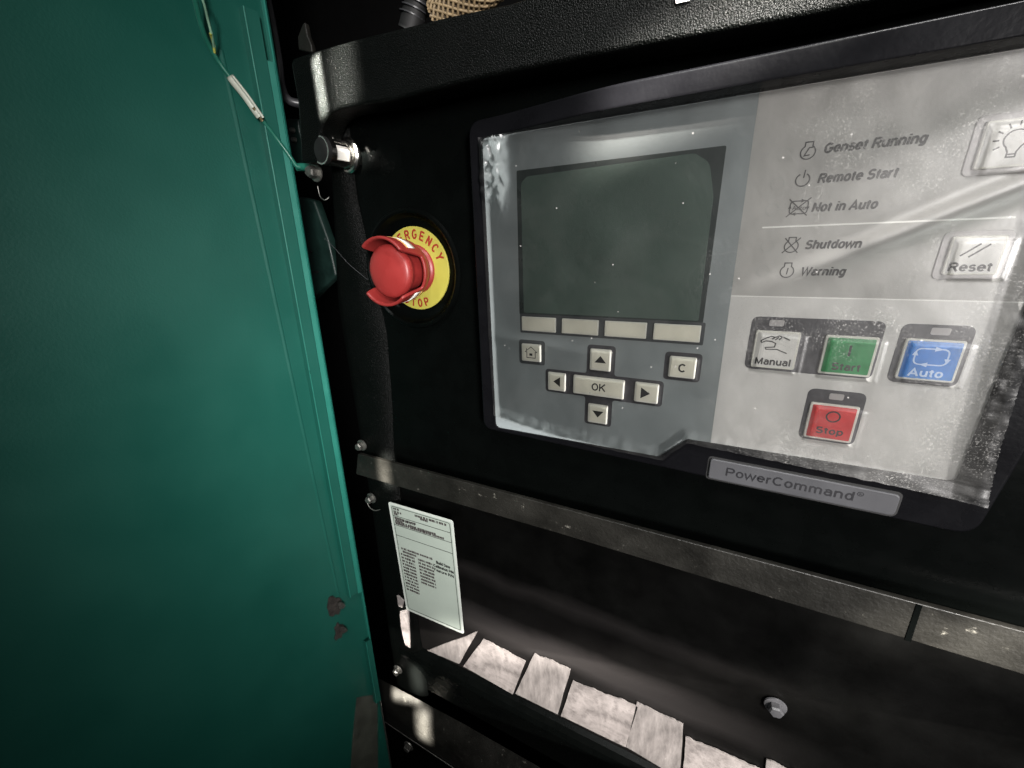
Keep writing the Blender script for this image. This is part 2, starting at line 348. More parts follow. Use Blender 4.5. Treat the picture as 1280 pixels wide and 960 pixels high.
def grotesque_mesh(body, cap, weight=0.17, shear=0.0, align='LEFT', width=None):
    lines, x = [], 0.0
    for ch in body:
        adv, ls = GLYPH[ch]
        lines += [[(x + a, b) for a, b in l] for l in ls]; x += adv + 0.03
    sx = (width / (x * cap)) if width else 1.0
    off = -x / 2 if align == 'CENTER' else 0.0
    ms = [strokes_mesh([[(((a + off) + b * shear) * cap * sx, b * cap) for a, b in l]], weight * cap, 0.002 * (i % 7), 0.012) for i, l in enumerate(lines)]
    return join_meshes(ms)
def print_text(name, body, x, z, cap, y, material, parent, rot=0.0, **k):
    me = grotesque_mesh(body, cap, **k)
    me.transform(Matrix.Translation((x * MM, y * MM, z * MM)) @ Matrix.Rotation(-rot, 4, 'Y'))
    return link(name, me, material, parent)
def text(name, body, x, z, size, y, material, parent, rot=0.0, **k):
    me = text_mesh(body, size, **k)
    me.transform(Matrix.Scale(MM, 4) @ Matrix.Translation((x, y, z)) @ FRONT @ Matrix.Rotation(rot, 4, 'Z'))
    return link(name, me, material, parent)
def lathe(profile, center, axis=(0, -1, 0), n=48, smooth=True, close=False):
    """profile (radius, height) mm turned about an axis through center"""
    q = Vector((0, 0, 1)).rotation_difference(Vector(axis).normalized()); V, F = [], []
    for r, h in profile:
        for i in range(n):
            a = 2 * math.pi * i / n
            V.append(tuple(q @ Vector((r * math.cos(a), r * math.sin(a), h)) + Vector(center)))
    m = len(profile)
    for j in range(m - 1):
        for i in range(n):
            a = j * n + i; b = j * n + (i + 1) % n
            F.append((a, b, b + n, a + n))
    if close:
        F.append(tuple(range((m - 1) * n, m * n))); F.append(tuple(reversed(range(n))))
    me = raw(V, F, smooth)
    try: me.set_sharp_from_angle(angle=math.radians(38))
    except Exception: pass
    return me
def tube(pts, rad, n=10, smooth=True, sub=6):
    P = [Vector(p) for p in pts]
    Q = []
    for i in range(len(P) - 1):
        p0 = P[max(i - 1, 0)]; p1 = P[i]; p2 = P[i + 1]; p3 = P[min(i + 2, len(P) - 1)]
        for k in range(sub):
            t = k / sub
            Q.append(0.5 * ((2 * p1) + (p2 - p0) * t + (2 * p0 - 5 * p1 + 4 * p2 - p3) * t * t + (3 * p1 - p0 - 3 * p2 + p3) * t ** 3))
    Q.append(P[-1]); V, F = [], []
    ref = Vector((0, 1, 0.2)).normalized()
    for i, q in enumerate(Q):
        d = (Q[min(i + 1, len(Q) - 1)] - Q[max(i - 1, 0)]).normalized()
        a = d.cross(ref).normalized(); b = d.cross(a)
        r = rad(i / (len(Q) - 1)) if callable(rad) else rad
        for k in range(n):
            t = 2 * math.pi * k / n; V.append(tuple(q + a * r * math.cos(t) + b * r * math.sin(t)))
    for i in range(len(Q) - 1):
        for k in range(n):
            a = i * n + k; b = i * n + (k + 1) % n; F.append((a, b, b + n, a + n))
    F.append(tuple(range(n))); F.append(tuple(reversed(range((len(Q) - 1) * n, len(Q) * n))))
    return raw(V, F, smooth)
def join_meshes(ms):
    bm = bmesh.new()
    for m in ms: bm.from_mesh(m)
    me = bpy.data.meshes.new('m'); bm.to_mesh(me); bm.free(); return me

# ------------------------------------------------------------------ the setting behind
def structure(name, me, material):
    o = link(name, me, material); o['kind'] = 'structure'; return o
structure('enclosure_back', plate_mesh([[(-900, -1100), (900, -1100), (900, 700), (-900, 700)]], 210, 4), 'cavity')
structure('enclosure_floor', raw([(-900, -500, -900), (900, -500, -900), (900, 209, -900), (-900, 209, -900), (-900, -500, -904), (900, -500, -904), (900, 209, -904), (-900, 209, -904)],
          [(0, 1, 2, 3), (7, 6, 5, 4), (0, 4, 5, 1), (1, 5, 6, 2), (2, 6, 7, 3), (3, 7, 4, 0)]), 'cavity')

# ------------------------------------------------------------------ control box
box = thing('control_box', (-60, 10, -420), 'black steel control box carrying the display, with grey lip strip across', 'control box')
# emergency stop centre (on the recessed plane)
EX, EZ = -174.4, -11.4
# column outline: left edge follows the box side, right edge is the fold
TC = 203.0
colL = [at(408, 150, TC), at(415, 245, TC), at(422, 380, TC), at(447, 530, TC), at(465, 640, TC), at(487, 800, TC), at(497, 862, TC)]
foldx = at(440, 240, TC)[0]
fr = [(-208, 120), (-212, 60), (-213, 34), (-208, -10), (-203, -56), (-207, -110), (-212, -150), (-214, -200)]
# front panel with round opening for the stop button
plate('front_panel', [[(-216, -172), (260, -172), (260, 98), (-216, 98)], circle(EX + 1, EZ - 0.5, 34.5)[::-1]], 8, 2.0, 'black_smooth', box, bevel=0.5)
# side column with rounded fold to the front panel
def column_mesh():
    V, F = [], []
    prof_n = 8
    zs = np.linspace(92, -440, 80)
    cl = sorted(colL, key=lambda p: p[1])
    frs = sorted([(z, x) for x, z in fr])
    for z in zs:
        xl = float(np.interp(z, [p[1] for p in cl], [p[0] for p in cl]))
        xr = float(np.interp(z, [p[0] for p in frs], [p[1] for p in frs])) + 0.8 * noise.noise(Vector((0, 0, z * 0.08)))
        fw = 0.55 * (xr - xl)
        row = [(xl - 1.0, 26), (xl - 0.6, 4.5), (xl + 0.6, 3.2), (xl + 0.15 * (xr - xl), 3.0), (xl + 0.3 * (xr - xl), 3.0)]
        for k in range(prof_n + 1):
            a = math.pi / 2 * k / prof_n * 0.95
            row.append((xr - fw + (fw + 1) * math.sin(a), 3.0 + 6.0 * (1 - math.cos(a))))
        row.append((xr + 1.6, 9.0))
        for x, y in row: V.append((x, y, float(z)))
    m = len(row)
    for j in range(len(zs) - 1):
        for i in range(m - 1):
            a = j * m + i; F.append((a, a + m, a + m + 1, a + 1))
    return raw(V, F, True)
link('side_column', column_mesh(), 'black_paint', box)
# lower panel
LZ = 210.0
lp = [(-216, -172), (300, -172), (300, at(900, 960, LZ)[1] - 12), (-216, at(535, 812, LZ)[1] - 2)]
lp = [(-216, -172), (300, -172), (300, -374), (-216, -374)]
def sheen_band():  # soft sheen above the sun patches painted into the base colour
    m = mat('black_panel_with_painted_sheen', (0.0016, 0.0016, 0.0015), 0.38, spec=0.10, bump=0.3, bscale=500, bdist=0.0002, var=0.5, vscale=30)
    N, L = m.node_tree.nodes, m.node_tree.links; b = N['Principled BSDF']
    geo = N.new('ShaderNodeNewGeometry'); sp = N.new('ShaderNodeSeparateXYZ'); L.new(geo.outputs['Position'], sp.inputs[0])
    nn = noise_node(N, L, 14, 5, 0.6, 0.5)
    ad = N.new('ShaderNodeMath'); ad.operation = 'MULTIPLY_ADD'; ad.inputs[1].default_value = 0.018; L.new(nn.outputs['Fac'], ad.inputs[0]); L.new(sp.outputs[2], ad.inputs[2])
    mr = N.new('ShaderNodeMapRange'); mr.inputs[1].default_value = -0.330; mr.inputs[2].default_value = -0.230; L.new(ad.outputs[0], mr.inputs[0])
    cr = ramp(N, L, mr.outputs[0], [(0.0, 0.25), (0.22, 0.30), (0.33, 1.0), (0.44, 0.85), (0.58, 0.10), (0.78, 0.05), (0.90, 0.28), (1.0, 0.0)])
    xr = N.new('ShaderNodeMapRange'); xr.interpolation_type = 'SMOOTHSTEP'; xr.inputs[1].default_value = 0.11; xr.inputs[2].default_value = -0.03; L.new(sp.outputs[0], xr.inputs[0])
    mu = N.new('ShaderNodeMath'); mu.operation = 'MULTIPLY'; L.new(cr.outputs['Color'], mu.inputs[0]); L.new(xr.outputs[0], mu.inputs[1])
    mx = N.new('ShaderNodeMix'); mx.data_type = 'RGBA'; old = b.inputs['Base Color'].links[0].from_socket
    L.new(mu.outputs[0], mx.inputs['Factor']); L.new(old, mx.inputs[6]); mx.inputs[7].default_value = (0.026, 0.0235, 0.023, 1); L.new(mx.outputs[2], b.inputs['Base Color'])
    return m
plate('lower_panel', [lp], 10, 2.0, sheen_band(), box, bevel=0.4)
# lip strip across the box
TS = 196.0
s = TS / 200
sl = [at(446, 567, TS), at(445, 593, TS)]
lip = [(sl[0][0] + 1, -157 * s), (300, -157 * s), (300, -180 * s), (-68 * s, -177 * s), (sl[1][0], -178 * s)]
plate('lip_strip', [rpoly(lip, [1.5, 0, 0, 0, 1.5], 3)], -4, 3.0, 'worn_black', box, bevel=0.4)
x0, z0 = at(1146, 768, 195.5)
plate('lip_shadow_line', [[(x0 - 1.2, -154.2), (x0 + 0.8, -154.2), (x0 + 1.8, -175.5), (x0 - 0.4, -175.5)]], -4.3, 0.6, 'black_smooth', box)  # shadow line painted as a thin black strip on the lip
# lower flange: sloping black fold under the lower panel
def flange():
    V = []; F = []
    prof = [(-351, 9.0), (-372, 4.0), (-376, 2.0), (-430, 14.0), (-433, 18.0), (-434, 60.0)]
    xs = [-238, -200, 0, 320]
    prof = [(-372, 9.6), (-374, 6), (-378, 3), (-384, 2), (-442, 14), (-446, 18), (-447, 60)]
    for x in xs:
        for z, y in prof: V.append((x, y, z))
    m = len(prof)
    for j in range(len(xs) - 1):
        for i in range(m - 1):
            a = j * m + i; F.append((a, a + 1, a + m + 1, a + m))
    return raw(V, F, False)
link('lower_flange', flange(), 'black_smooth', box)

# dished opening round the stop button
me = lathe([(37.5, 1.2), (36.6, 2.6), (35.2, 2.9), (34.0, 2.0), (33.2, -1.0), (31.5, -4.2), (29.0, -5.6), (12, -6.0)], (EX + 1, 8, EZ - 0.5), n=72)
link('dished_opening', me, 'black_smooth', box)

# bolts
def hex_bolt(px, py, t, r, parent, h=5.5, washer=True, material='steel', rot=0.3, name='bolt'):
    x, y, z = P3(px, py, t); prof_w = [(0.1, 0), (r * 1.45, 0), (r * 1.5, 0.4), (r * 1.45, 1.1), (r * 0.9, 1.4)]
    b = link(name, lathe(prof_w, (x, y, z), n=28), material, parent)
    V, F = [], []
    for hh, k in ((1.2, 1.0), (h * 0.82, 1.0), (h, 0.82)):
        for i in range(6):
            a = rot + i * math.pi / 3; V.append((x + r * k * math.cos(a), y - hh, z + r * k * math.sin(a)))
    for j in range(2):
        for i in range(6): F.append((j * 6 + i, j * 6 + (i + 1) % 6, (j + 1) * 6 + (i + 1) % 6, (j + 1) * 6 + i))
    F.append(tuple(range(12, 18)))
    link('bolt_head', raw(V, F), material, b)
    return b
hex_bolt(453, 556, 202.5, 3.2, box)
hex_bolt(465, 622, 202.5, 3.2, box, rot=0.1)
hex_bolt(498, 836, 202.5, 3.6, box, rot=0.5)
hex_bolt(969, 881, 209, 4.0, box, rot=0.2, material='pipe')

# ------------------------------------------------------------------ upper frame beam
TB = 186.0
beam = thing('upper_frame', (0, TB - 200, 70), 'black textured frame beam running above the display, bent down at its left end', 'frame')
lo = [at(400, 172, TB), at(402, 160, TB), at(406, 150, TB), at(413, 142, TB), at(424, 136, TB), at(445, 132, TB), at(492, 125, TB), at(598, 98, TB), at(800, 57, TB), at(1025, 16, TB), at(1280, -45, TB), at(1500, -100, TB)]
upn = [at(1500, -330, TB), at(1280, -210, TB), at(900, -85, TB), at(640, 3, TB), at(560, 20, TB), at(450, 47, TB), at(385, 66, TB), at(365, 73, TB)]
leg = [at(363, 80, TB), at(372, 130, TB), at(376, 203, TB), at(397, 203, TB)]
outline = lo + upn + leg
plate('beam', [rpoly(outline, [0] * 19 + [3, 2, 0, 1.5, 1.5], 4)], TB - 200, 16, 'black_paint', beam, bevel=1.6)
# raised inner seam step along the left end
st = [at(425, 64, TB), at(447, 60, TB), at(447, 128, TB), at(425, 132, TB)]
# paper scrap at the top of the beam
ps = [at(843, -14, TB - .5), at(866, -18, TB - .5), at(862, 1, TB - .5), at(845, 5, TB - .5)]
tag(plate('paper_label', [ps], TB - 200 - 0.8, 0.5, 'sticker'), 'corner of a white paper label stuck on the upper beam', 'label')

# ------------------------------------------------------------------ things in the dark behind the upper frame and beside the column
tag(link('bent_pipe', tube([P3(325, -40, 215), P3(338, 20, 215), P3(347, 70, 214), P3(352, 108, 213), P3(362, 126, 212), P3(385, 131, 220)], 2.6, 12), 'pipe'),
    'dark grey pipe curving down behind the left end of the upper beam', 'pipe')
tb = [at(373, 62, 196), at(372, 46, 196), at(378, 30, 196), at(381, 27, 196), at(384, 44, 196), at(389, 56, 196), at(390, 66, 196)]
tag(plate('metal_tab', [rpoly(tb, 1, 3)], -4, 3, 'worn_black', bevel=0.6), 'small pointed grey metal tab standing above the beam corner', 'bracket')
hose = thing('black_hose', P3(516, 20, 225), 'ridged black hose beside the tan braided sleeve at the top', 'hose')
link('hose_body', tube([P3(530, -60, 225), P3(524, -10, 225), P3(519, 12, 225), P3(512, 40, 225)], 6.5, 16), 'dark', hose)
for k in range(5):
    p = Vector(P3(529 - k * 3.4, -12 + k * 8, 225)); 
    link('ridge', lathe([(6.2, -0.6), (7.4, -0.3), (7.4, 0.3), (6.2, 0.6)], p, axis=Vector(P3(530, -60, 225)) - Vector(P3(514, 30, 225)), n=20), 'pipe', hose)
braid = thing('braided_sleeve', P3(570, 10, 228), 'tan braided sleeve showing above the upper beam', 'sleeve')
c0, c1 = Vector(P3(655, -75, 230)), Vector(P3(552, 30, 230))
link('sleeve_core', tube([c0, (c0 + c1) / 2, c1], 10.4, 24), 'tan_gap', braid)
bm_list = []
ax = (c1 - c0); Ln = ax.length; ax.normalize(); a1 = ax.cross(Vector((0, 1, 0))).normalized(); a2 = ax.cross(a1)
for sgn in (1, -1):
    for k in range(18):
        pts = []
        for j in range(30):
            t = j / 29; a = 2 * math.pi * k / 18 + sgn * t * 5.0
            pts.append(c0 + ax * (Ln * t) + (a1 * math.cos(a) + a2 * math.sin(a)) * (10.9 + 0.3 * math.sin(j * 3.1 + k)))
        bm_list.append(tube(pts, 0.75, 5, sub=1))
bm_o = link('braid_strands', join_meshes(bm_list), 'tan', braid); bm_o['kind'] = 'stuff'
# dark green casting in the gap between door and box
cast = thing('engine_bracket', P3(395, 400, 240), 'dark green engine bracket with slots in the gap beside the door', 'bracket')
plate('bracket_plate', [rpoly([at(352, 148, 235), at(372, 148, 235), at(374, 165, 235), at(384, 195, 235), at(386, 215, 235), at(362, 215, 235)], 2, 3)], 35, 6, 'dark_green', cast, bevel=1.2)
plate('bracket_web', [rpoly([at(372, 245, 238), at(392, 250, 238), at(410, 300, 238), at(420, 345, 238), at(402, 362, 238), at(385, 380, 238), at(375, 300, 238)], 4, 4)], 38, 8, 'dark_green', cast, bevel=1.6)
for (px, py) in ((367, 163), (369, 175)):
    x, y, z = P3(px, py, 234); link('stud', lathe([(0.1, 3), (1.4, 2.6), (2.0, 0)], (x, y, z), n=14), 'steel', cast)
for (px, py) in ((383, 315), (391, 340), (390, 368)):
    x, y, z = P3(px, py, 237); link('slot', plate_mesh([rrect(x - 6, z - 1, x + 6, z + 1, 0.9, 3)], y, 0.8), 'dark', cast)
# stud with bolt where the green wire ends
wb_ = thing('earth_stud', P3(394, 216, 196), 'steel earth bolt at the end of the green wire below the beam', 'bolt')
hex_bolt(396, 216, 197, 3.6, wb_, h=6.5)
link('cable_lug', tube([P3(372, 209, 195), P3(382, 209, 196), P3(392, 212, 197)], lambda t: 2.3, 10), 'wire_green', wb_)

# ------------------------------------------------------------------ lock barrel
lock = thing('lock_barrel', P3(441, 195, 205), 'short chrome lock barrel with a cut-out window above the stop button', 'lock')
lx, ly, lz = P3(437, 195, 206); A = (-0.10, -1, 0.0)
link('flange', lathe([(7.6, -0.5), (9.6, -0.4), (10.2, 0.6), (10.2, 1.8), (9.4, 2.7), (8.2, 2.9), (7.6, 2.0)], (lx, ly, lz), axis=A, n=48), 'chrome', lock)
def sleeve():
    V, F = [], []; n = 40; H = [0, 2, 5, 8, 11, 14, 17, 20]
    q = Vector((0, 0, 1)).rotation_difference(Vector(A).normalized())
    idx = {}
    for si, rad in enumerate((7.4, 6.4)):
        for j, h in enumerate(H):
            for i in range(n):
                a = 2 * math.pi * i / n; idx[si, j, i] = len(V)
                V.append(tuple(q @ Vector((rad * math.cos(a), rad * math.sin(a), h)) + Vector((lx, ly, lz))))
    def cut(j, i):
        a = (360.0 * (i + .5) / n)
        v = q @ Vector((math.cos(math.radians(a)), math.sin(math.radians(a)), 0))
        ang = math.degrees(math.atan2(v.z, v.x))
        return 2 <= j <= 4 and -42 < ang < 38
    for j in range(len(H) - 1):
        for i in range(n):
            if cut(j, i): continue
            k = (i + 1) % n
            F.append((idx[0, j, i], idx[0, j, k], idx[0, j + 1, k], idx[0, j + 1, i]))
            F.append((idx[1, j, k], idx[1, j, i], idx[1, j + 1, i], idx[1, j + 1, k]))
            for (dj, di, e) in ((-1, 0, (j, i, j, k)), (1, 0, (j + 1, i, j + 1, k)), (0, -1, (j, i, j + 1, i)), (0, 1, (j, k, j + 1, k))):
                jj, ii = j + dj, (i + di) % n
                if jj < 0 or jj >= len(H) - 1 or cut(jj, ii):
                    F.append((idx[0, e[0], e[1]], idx[0, e[2], e[3]], idx[1, e[2], e[3]], idx[1, e[0], e[1]]))
    return raw(V, F, False)
sl_o = link('sleeve', sleeve(), 'chrome', lock)
link('end_plug', lathe([(0.1, 20.6), (5.0, 20.6), (6.6, 20.0), (7.6, 19.6), (7.6, 17.5)], (lx, ly, lz), axis=A, n=36), 'dark', lock)
link('inner_block', lathe([(4.6, 0), (4.6, 20)], (lx, ly, lz), axis=A, n=6, smooth=False), 'sticker', lock)

# ------------------------------------------------------------------ emergency stop
es = thing('emergency_stop', (EX, 14, EZ - 26), 'red mushroom stop button with cut-out guard on a yellow EMERGENCY STOP ring', 'stop button')
RY = 13.2
ring = plate('yellow_ring', [circle(EX, EZ, 26.2, 80), circle(EX, EZ, 13, 48)[::-1]], RY - 1.0, 1.4, 'yellow', es, bevel=0.25)
def ring_text(word, radius, a_mid, span, size, flip):
    ms = []; n = len(word)
    for i, ch in enumerate(word):
        f = (i / (n - 1) - 0.5) * span
        a = math.radians(a_mid - f if not flip else a_mid + f)
        me = grotesque_mesh(ch, size * 0.76, weight=0.2, align='CENTER', width=size * 0.50)
        rot = a - math.pi / 2 if not flip else a + math.pi / 2
        rr = radius - (size * 0.36 if not flip else -size * 0.36)
        me.transform(Matrix.Translation(((EX + rr * math.cos(a)) * MM, (RY - 1.04) * MM, (EZ + rr * math.sin(a)) * MM)) @ Matrix.Rotation(-rot, 4, 'Y'))
        ms.append(me)
    return join_meshes(ms)
link('lettering', ring_text('EMERGENCY', 21.7, 84, 128, 7.8, False), 'red_ink', ring)
link('lettering', ring_text('STOP', 21.5, 266, 44, 7.4, True), 'red_ink', ring)
def guard():
    V, F = [], []; n = 144; m = 22; th = 1.9
    def top(a):
        s = abs(math.sin(a + math.radians(4)))
        k = min(1, max(0, (s - 0.50) / 0.20)); k = k * k * (3 - 2 * k)
        return 13.5 + 17.0 * k
    def rad(h):
        k = min(1, h / 12.0); return 13.4 + 5.2 * (k * k * (3 - 2 * k)) + 0.09 * max(0, h - 12)
    for side in (0, 1):
        for j in range(m + 1):
            for i in range(n):
                a = 2 * math.pi * i / n; h = top(a) * j / m
                r = rad(h) - side * th
                if j == m: r += (-0.35 if side == 0 else 0.35)
                V.append((EX + r * math.cos(a), RY - 1 - h, EZ + r * math.sin(a)))
    o = (m + 1) * n
    for j in range(m):
        for i in range(n):
            k = (i + 1) % n; a, b, c, d = j * n + i, j * n + k, (j + 1) * n + k, (j + 1) * n + i
            F.append((a, b, c, d)); F.append((o + b, o + a, o + d, o + c))
    for i in range(n):
        k = (i + 1) % n; F.append((m * n + i, m * n + k, o + m * n + k, o + m * n + i))
    return raw(V, F, True)
g = link('guard', guard(), 'red_dark', es)
link('collar', lathe([(15.5, 0), (15.4, 0.7), (14.5, 1.6), (13.2, 2.4)], (EX, RY - 1.0, EZ), n=60), 'red_dark', es)
def arc_sticker(a0, a1, h0, h1, material, off):
    V, F = [], []; n = 12
    for i in range(n + 1):
        a = math.radians(a0 + (a1 - a0) * i / n)
        for h in (h0, h1):
            for o_ in (off, off - 0.12):
                r = 18.6 + 0.09 * max(0, h - 12) + 0.12 + o_
                V.append((EX + r * math.cos(a), RY - 1 - h, EZ + r * math.sin(a)))
    for i in range(n):
        b = 4 * i; F += [(b, b + 2, b + 6, b + 4), (b, b + 4, b + 5, b + 1), (b + 2, b + 3, b + 7, b + 6)]
    F += [(0, 1, 3, 2), (4 * n, 4 * n + 2, 4 * n + 3, 4 * n + 1)]
    return raw(V, F, True)
link('guard_sticker', arc_sticker(42, 100, 15.5, 21.5, 'sticker', 0.05), 'sticker', g)
link('guard_sticker_edge', arc_sticker(42, 102, 21.6, 23.2, 'orange', 0.05), 'orange', g)
link('guard_sticker', arc_sticker(-82, -42, 13.5, 20.0, 'sticker', 0.05), 'sticker', g)
link('guard_sticker_edge', arc_sticker(-82, -42, 11.9, 13.4, 'orange', 0.05), 'orange', g)
link('plunger', lathe([(7, 0), (7, 12), (10, 15)], (EX, RY, EZ), n=36), 'red_dark', es)
link('spring', tube([(EX + 8.6 * math.cos(i * 0.6), RY - 1 - i * 0.16, EZ + 8.6 * math.sin(i * 0.6)) for i in range(70)], 0.55, 6, sub=2), 'brass', es)
cap = link('button_cap', lathe([(9, 7.0), (12.0, 7.2), (12.4, 8.0), (12.6, 15.5), (13.2, 18.5), (14.8, 20.6), (15.6, 22.2), (15.7, 24.2), (15.2, 25.6), (14.0, 26.6), (11.5, 27.4), (8, 28.1), (4, 28.5), (0.05, 28.6)], (EX, RY, EZ), n=64), 'red', es)

# ------------------------------------------------------------------ display unit
hmi = thing('control_display', (0, 2, -115), 'grey and white generator control display with keypad in a black bezel', 'control display')
XL, XR = -119.5, 111.5
outer = rpoly([(XL, -108.5), (XL - 0.3, 60.5), (150, 62.0), (151, -30), (XR + 1.5, -115.8)], [6, 6, 4, 0, 7], 6)
# the outer loop: the right side runs slightly outward towards the top
outer = rpoly([(-121.0, -110.2), (-120.0, 61.0), (118.0, 62.0), (118.0, -20.0), (109.5, -116.3)], [6, 7, 4, 0, 8], 6)
inner = rpoly([(-112.2, -108.3), (-112.8, 53.0), (98.7, 53.0), (98.7, -93.9), (-0.6, -94.6), (-13.4, -107.6)], [3, 2, 2, 2.5, 1.5, 2], 4)
def bezel_mesh():
    """front ring between outer and inner loops, thicker towards the top like a hood"""
    def resample(lp, ref, n=220):
        # rays from a centre, so the two loops pair up
        cx, cz = ref; out = []
        for i in range(n):
            a = 2 * math.pi * (i + 0.5) / n; d = Vector((math.cos(a), math.sin(a))); best = None
            for j in range(len(lp)):
                p = Vector(lp[j]) - Vector((cx, cz)); q = Vector(lp[(j + 1) % len(lp)]) - Vector((cx, cz)); e = q - p
                den = d.x * (-e.y) + d.y * e.x
                if abs(den) < 1e-9: continue
                t = (p.x * (-e.y) + p.y * e.x) / den; u = (d.x * p.y - d.y * p.x) / den
                if -1e-6 <= u <= 1 + 1e-6 and t > 0 and (best is None or t > best): best = t
            out.append((cx + d.x * best, cz + d.y * best))
        return out
    ref = (-8, -25); n = 520
    O = resample(outer, ref, n); I = resample(inner, ref, n)
    def yf(x, z):
        k = min(1, max(0, (z - 40) / 12.0)); k = k * k * (3 - 2 * k)
        e = min(1, max(0, (x + 119) / 85.0)); e = e * e * (3 - 2 * e)
        return -1.3 - 10.5 * k * e
    V, F = [], []
    for (ox, oz), (ix, iz) in zip(O, I):
        f = yf(ox, oz); g_ = yf(ix, iz)
        d = Vector((ix - ox, iz - oz)).normalized()
        def pt(b, k, y): return (b[0] + d.x * k, y, b[1] + d.y * k)
        V += [pt((ox, oz), 0, 9.5), pt((ox, oz), 0, f + 1.0), pt((ox, oz), 0.25, f + 0.3), pt((ox, oz), 0.9, f), pt((ox, oz), 1.4, f), pt((ix, iz), -1.0, g_), pt((ix, iz), -0.5, g_), pt((ix, iz), -0.1, g_ + 0.15), pt((ix, iz), 0, g_ + 0.5), pt((ix, iz), 0, 1.2)]
    m = 10
    for i in range(n):
        k = (i + 1) % n
        for j in range(m - 1): F.append((i * m + j, i * m + j + 1, k * m + j + 1, k * m + j))
    me = raw(V, F, True)
    try: me.set_sharp_from_angle(angle=math.radians(50))
    except Exception: pass
    return me
link('bezel', bezel_mesh(), 'bezel', hmi)
grey_poly = [(-112.9, -108.9), (-113.4, 53.6), (8.2, 53.6), (9.9, -95.2), (-0.4, -95.2), (-13.2, -108.3)]
ov = plate('grey_overlay', [grey_poly], 0, 1.2, 'grey', hmi)
plate('light_overlay', [[(8.25, 53.6), (99.2, 53.6), (99.2, -22.4), (9.05, -22.4)]], 0, 1.2, 'light', hmi)
plate('white_overlay', [[(9.1, -22.5), (99.2, -22.5), (99.2, -94.8), (9.95, -94.8)]], -0.02, 1.22, 'white', hmi)
plate('separator_line', [rrect(16.5, 4.75, 88.5, 5.35, 0.2, 2)], -0.05, 0.1, 'line', hmi)
plate('separator_line', [rrect(9.2, -22.75, 98.4, -22.35, 0.1, 2)], -0.06, 0.1, 'line', hmi)
plate('screen_border', [rrect(-93.9, -35.3, -0.6, 36.5, 0.8, 3)], -0.10, 0.1, 'screen_rim', hmi)
scr = plate('screen', [rpoly([(-91.2, -34.2), (-91.6, 31), (-88, 33.4), (-12, 35.0), (-6, 31), (-3.0, 18), (-2.6, -34.2)], [1, 4, 3, 4, 6, 8, 1], 4)], -0.22, 0.16, 'screen', hmi, bevel=0.03)

H = -1.3      # key face height
def key(x0, z0, x1, z1, face, rim=1.0, r=0.9, h=H, surround=None, rimmat='key_rim'):
    k = plate('keypad_button', [rrect(x0, z0, x1, z1, r, 4)], h, 1.1, rimmat, hmi, bevel=0.35)
    plate('key_face', [rrect(x0 + rim, z0 + rim, x1 - rim, z1 - rim, r * .6, 3)], h - 0.08, 0.12, face, k)
    return k
def surround(loop, material='surround_grey'): return plate('key_surround', [loop], -0.12, 0.12, material, hmi)
# soft keys under the screen
surround(rrect(-93.6, -45.6, 0.6, -34.9, 0.8, 3), 'surround_grey')
for x0, x1 in ((-92.2, -72.0), (-68.6, -48.8), (-45.6, -25.0), (-21.8, -1.0)):
    key(x0, -44.2, x1, -36.2, 'key', rim=0.5, r=0.5)
# navigation keys
nav = rpoly([(-54.6, -95.2), (-39.6, -95.2), (-39.6, -79.2), (-14.6, -79.2), (-14.6, -65.4), (-39.4, -65.4), (-39.4, -49.4), (-54.4, -49.4), (-54.4, -65.4), (-78.2, -65.4), (-78.2, -79.0), (-54.6, -79.0)], [2, 2, 1.5, 2, 2, 1.5, 2, 2, 1.5, 2, 2, 1.5], 4)
surround(nav, 'surround')
Y_ = H - 0.10
def tri(k, pts): plate('arrow_symbol', [pts], Y_, 0.06, 'ink', k)
k = key(-52.6, -63.0, -41.4, -51.2, 'key'); tri(k, [(-50.0, -58.6), (-43.8, -58.6), (-46.9, -54.8)])
k = key(-52.6, -93.6, -41.6, -82.4, 'key'); tri(k, [(-50.0, -86.2), (-43.8, -86.2), (-46.9, -90.0)])
k = key(-76.4, -77.6, -65.8, -66.8, 'key'); tri(k, [(-69.0, -69.2), (-69.0, -75.0), (-73.0, -72.1)])
k = key(-28.4, -77.6, -16.6, -66.8, 'key'); tri(k, [(-25.2, -69.4), (-25.2, -75.4), (-20.6, -72.4)])
k = key(-61.4, -77.6, -33.6, -66.8, 'key', rim=1.2); print_text('letters', 'OK', -47.2, -74.2, 4.3, Y_, 'ink', k, weight=0.17, align='CENTER')
surround(rrect(-94.6, -63.8, -78.6, -49.6, 1.8, 4), 'surround_grey')
k = key(-92.6, -61.8, -80.6, -51.6, 'key', rim=0.8)
strokes('house_symbol', [[(-89.2, -59.6), (-84.0, -59.6), (-84.0, -56.2), (-83.0, -56.2), (-86.6, -53.2), (-90.2, -56.2), (-89.2, -56.2), (-89.2, -59.6)], [(-89.4, -55.4), (-89.4, -54.2)]], 0.4, Y_, 'ink', k)
plate('house_door_symbol', [[(-87.6, -58.4), (-85.8, -58.4), (-85.8, -57.0), (-87.6, -57.0)]], Y_, 0.06, 'ink', k)
surround(rrect(-15.4, -64.0, 1.2, -49.8, 2.0, 4), 'surround')
k = key(-13.2, -62.2, -1.0, -51.6, 'key', rim=0.9); print_text('letter', 'C', -7.0, -59.0, 4.3, Y_, 'ink', k, weight=0.19, align='CENTER')

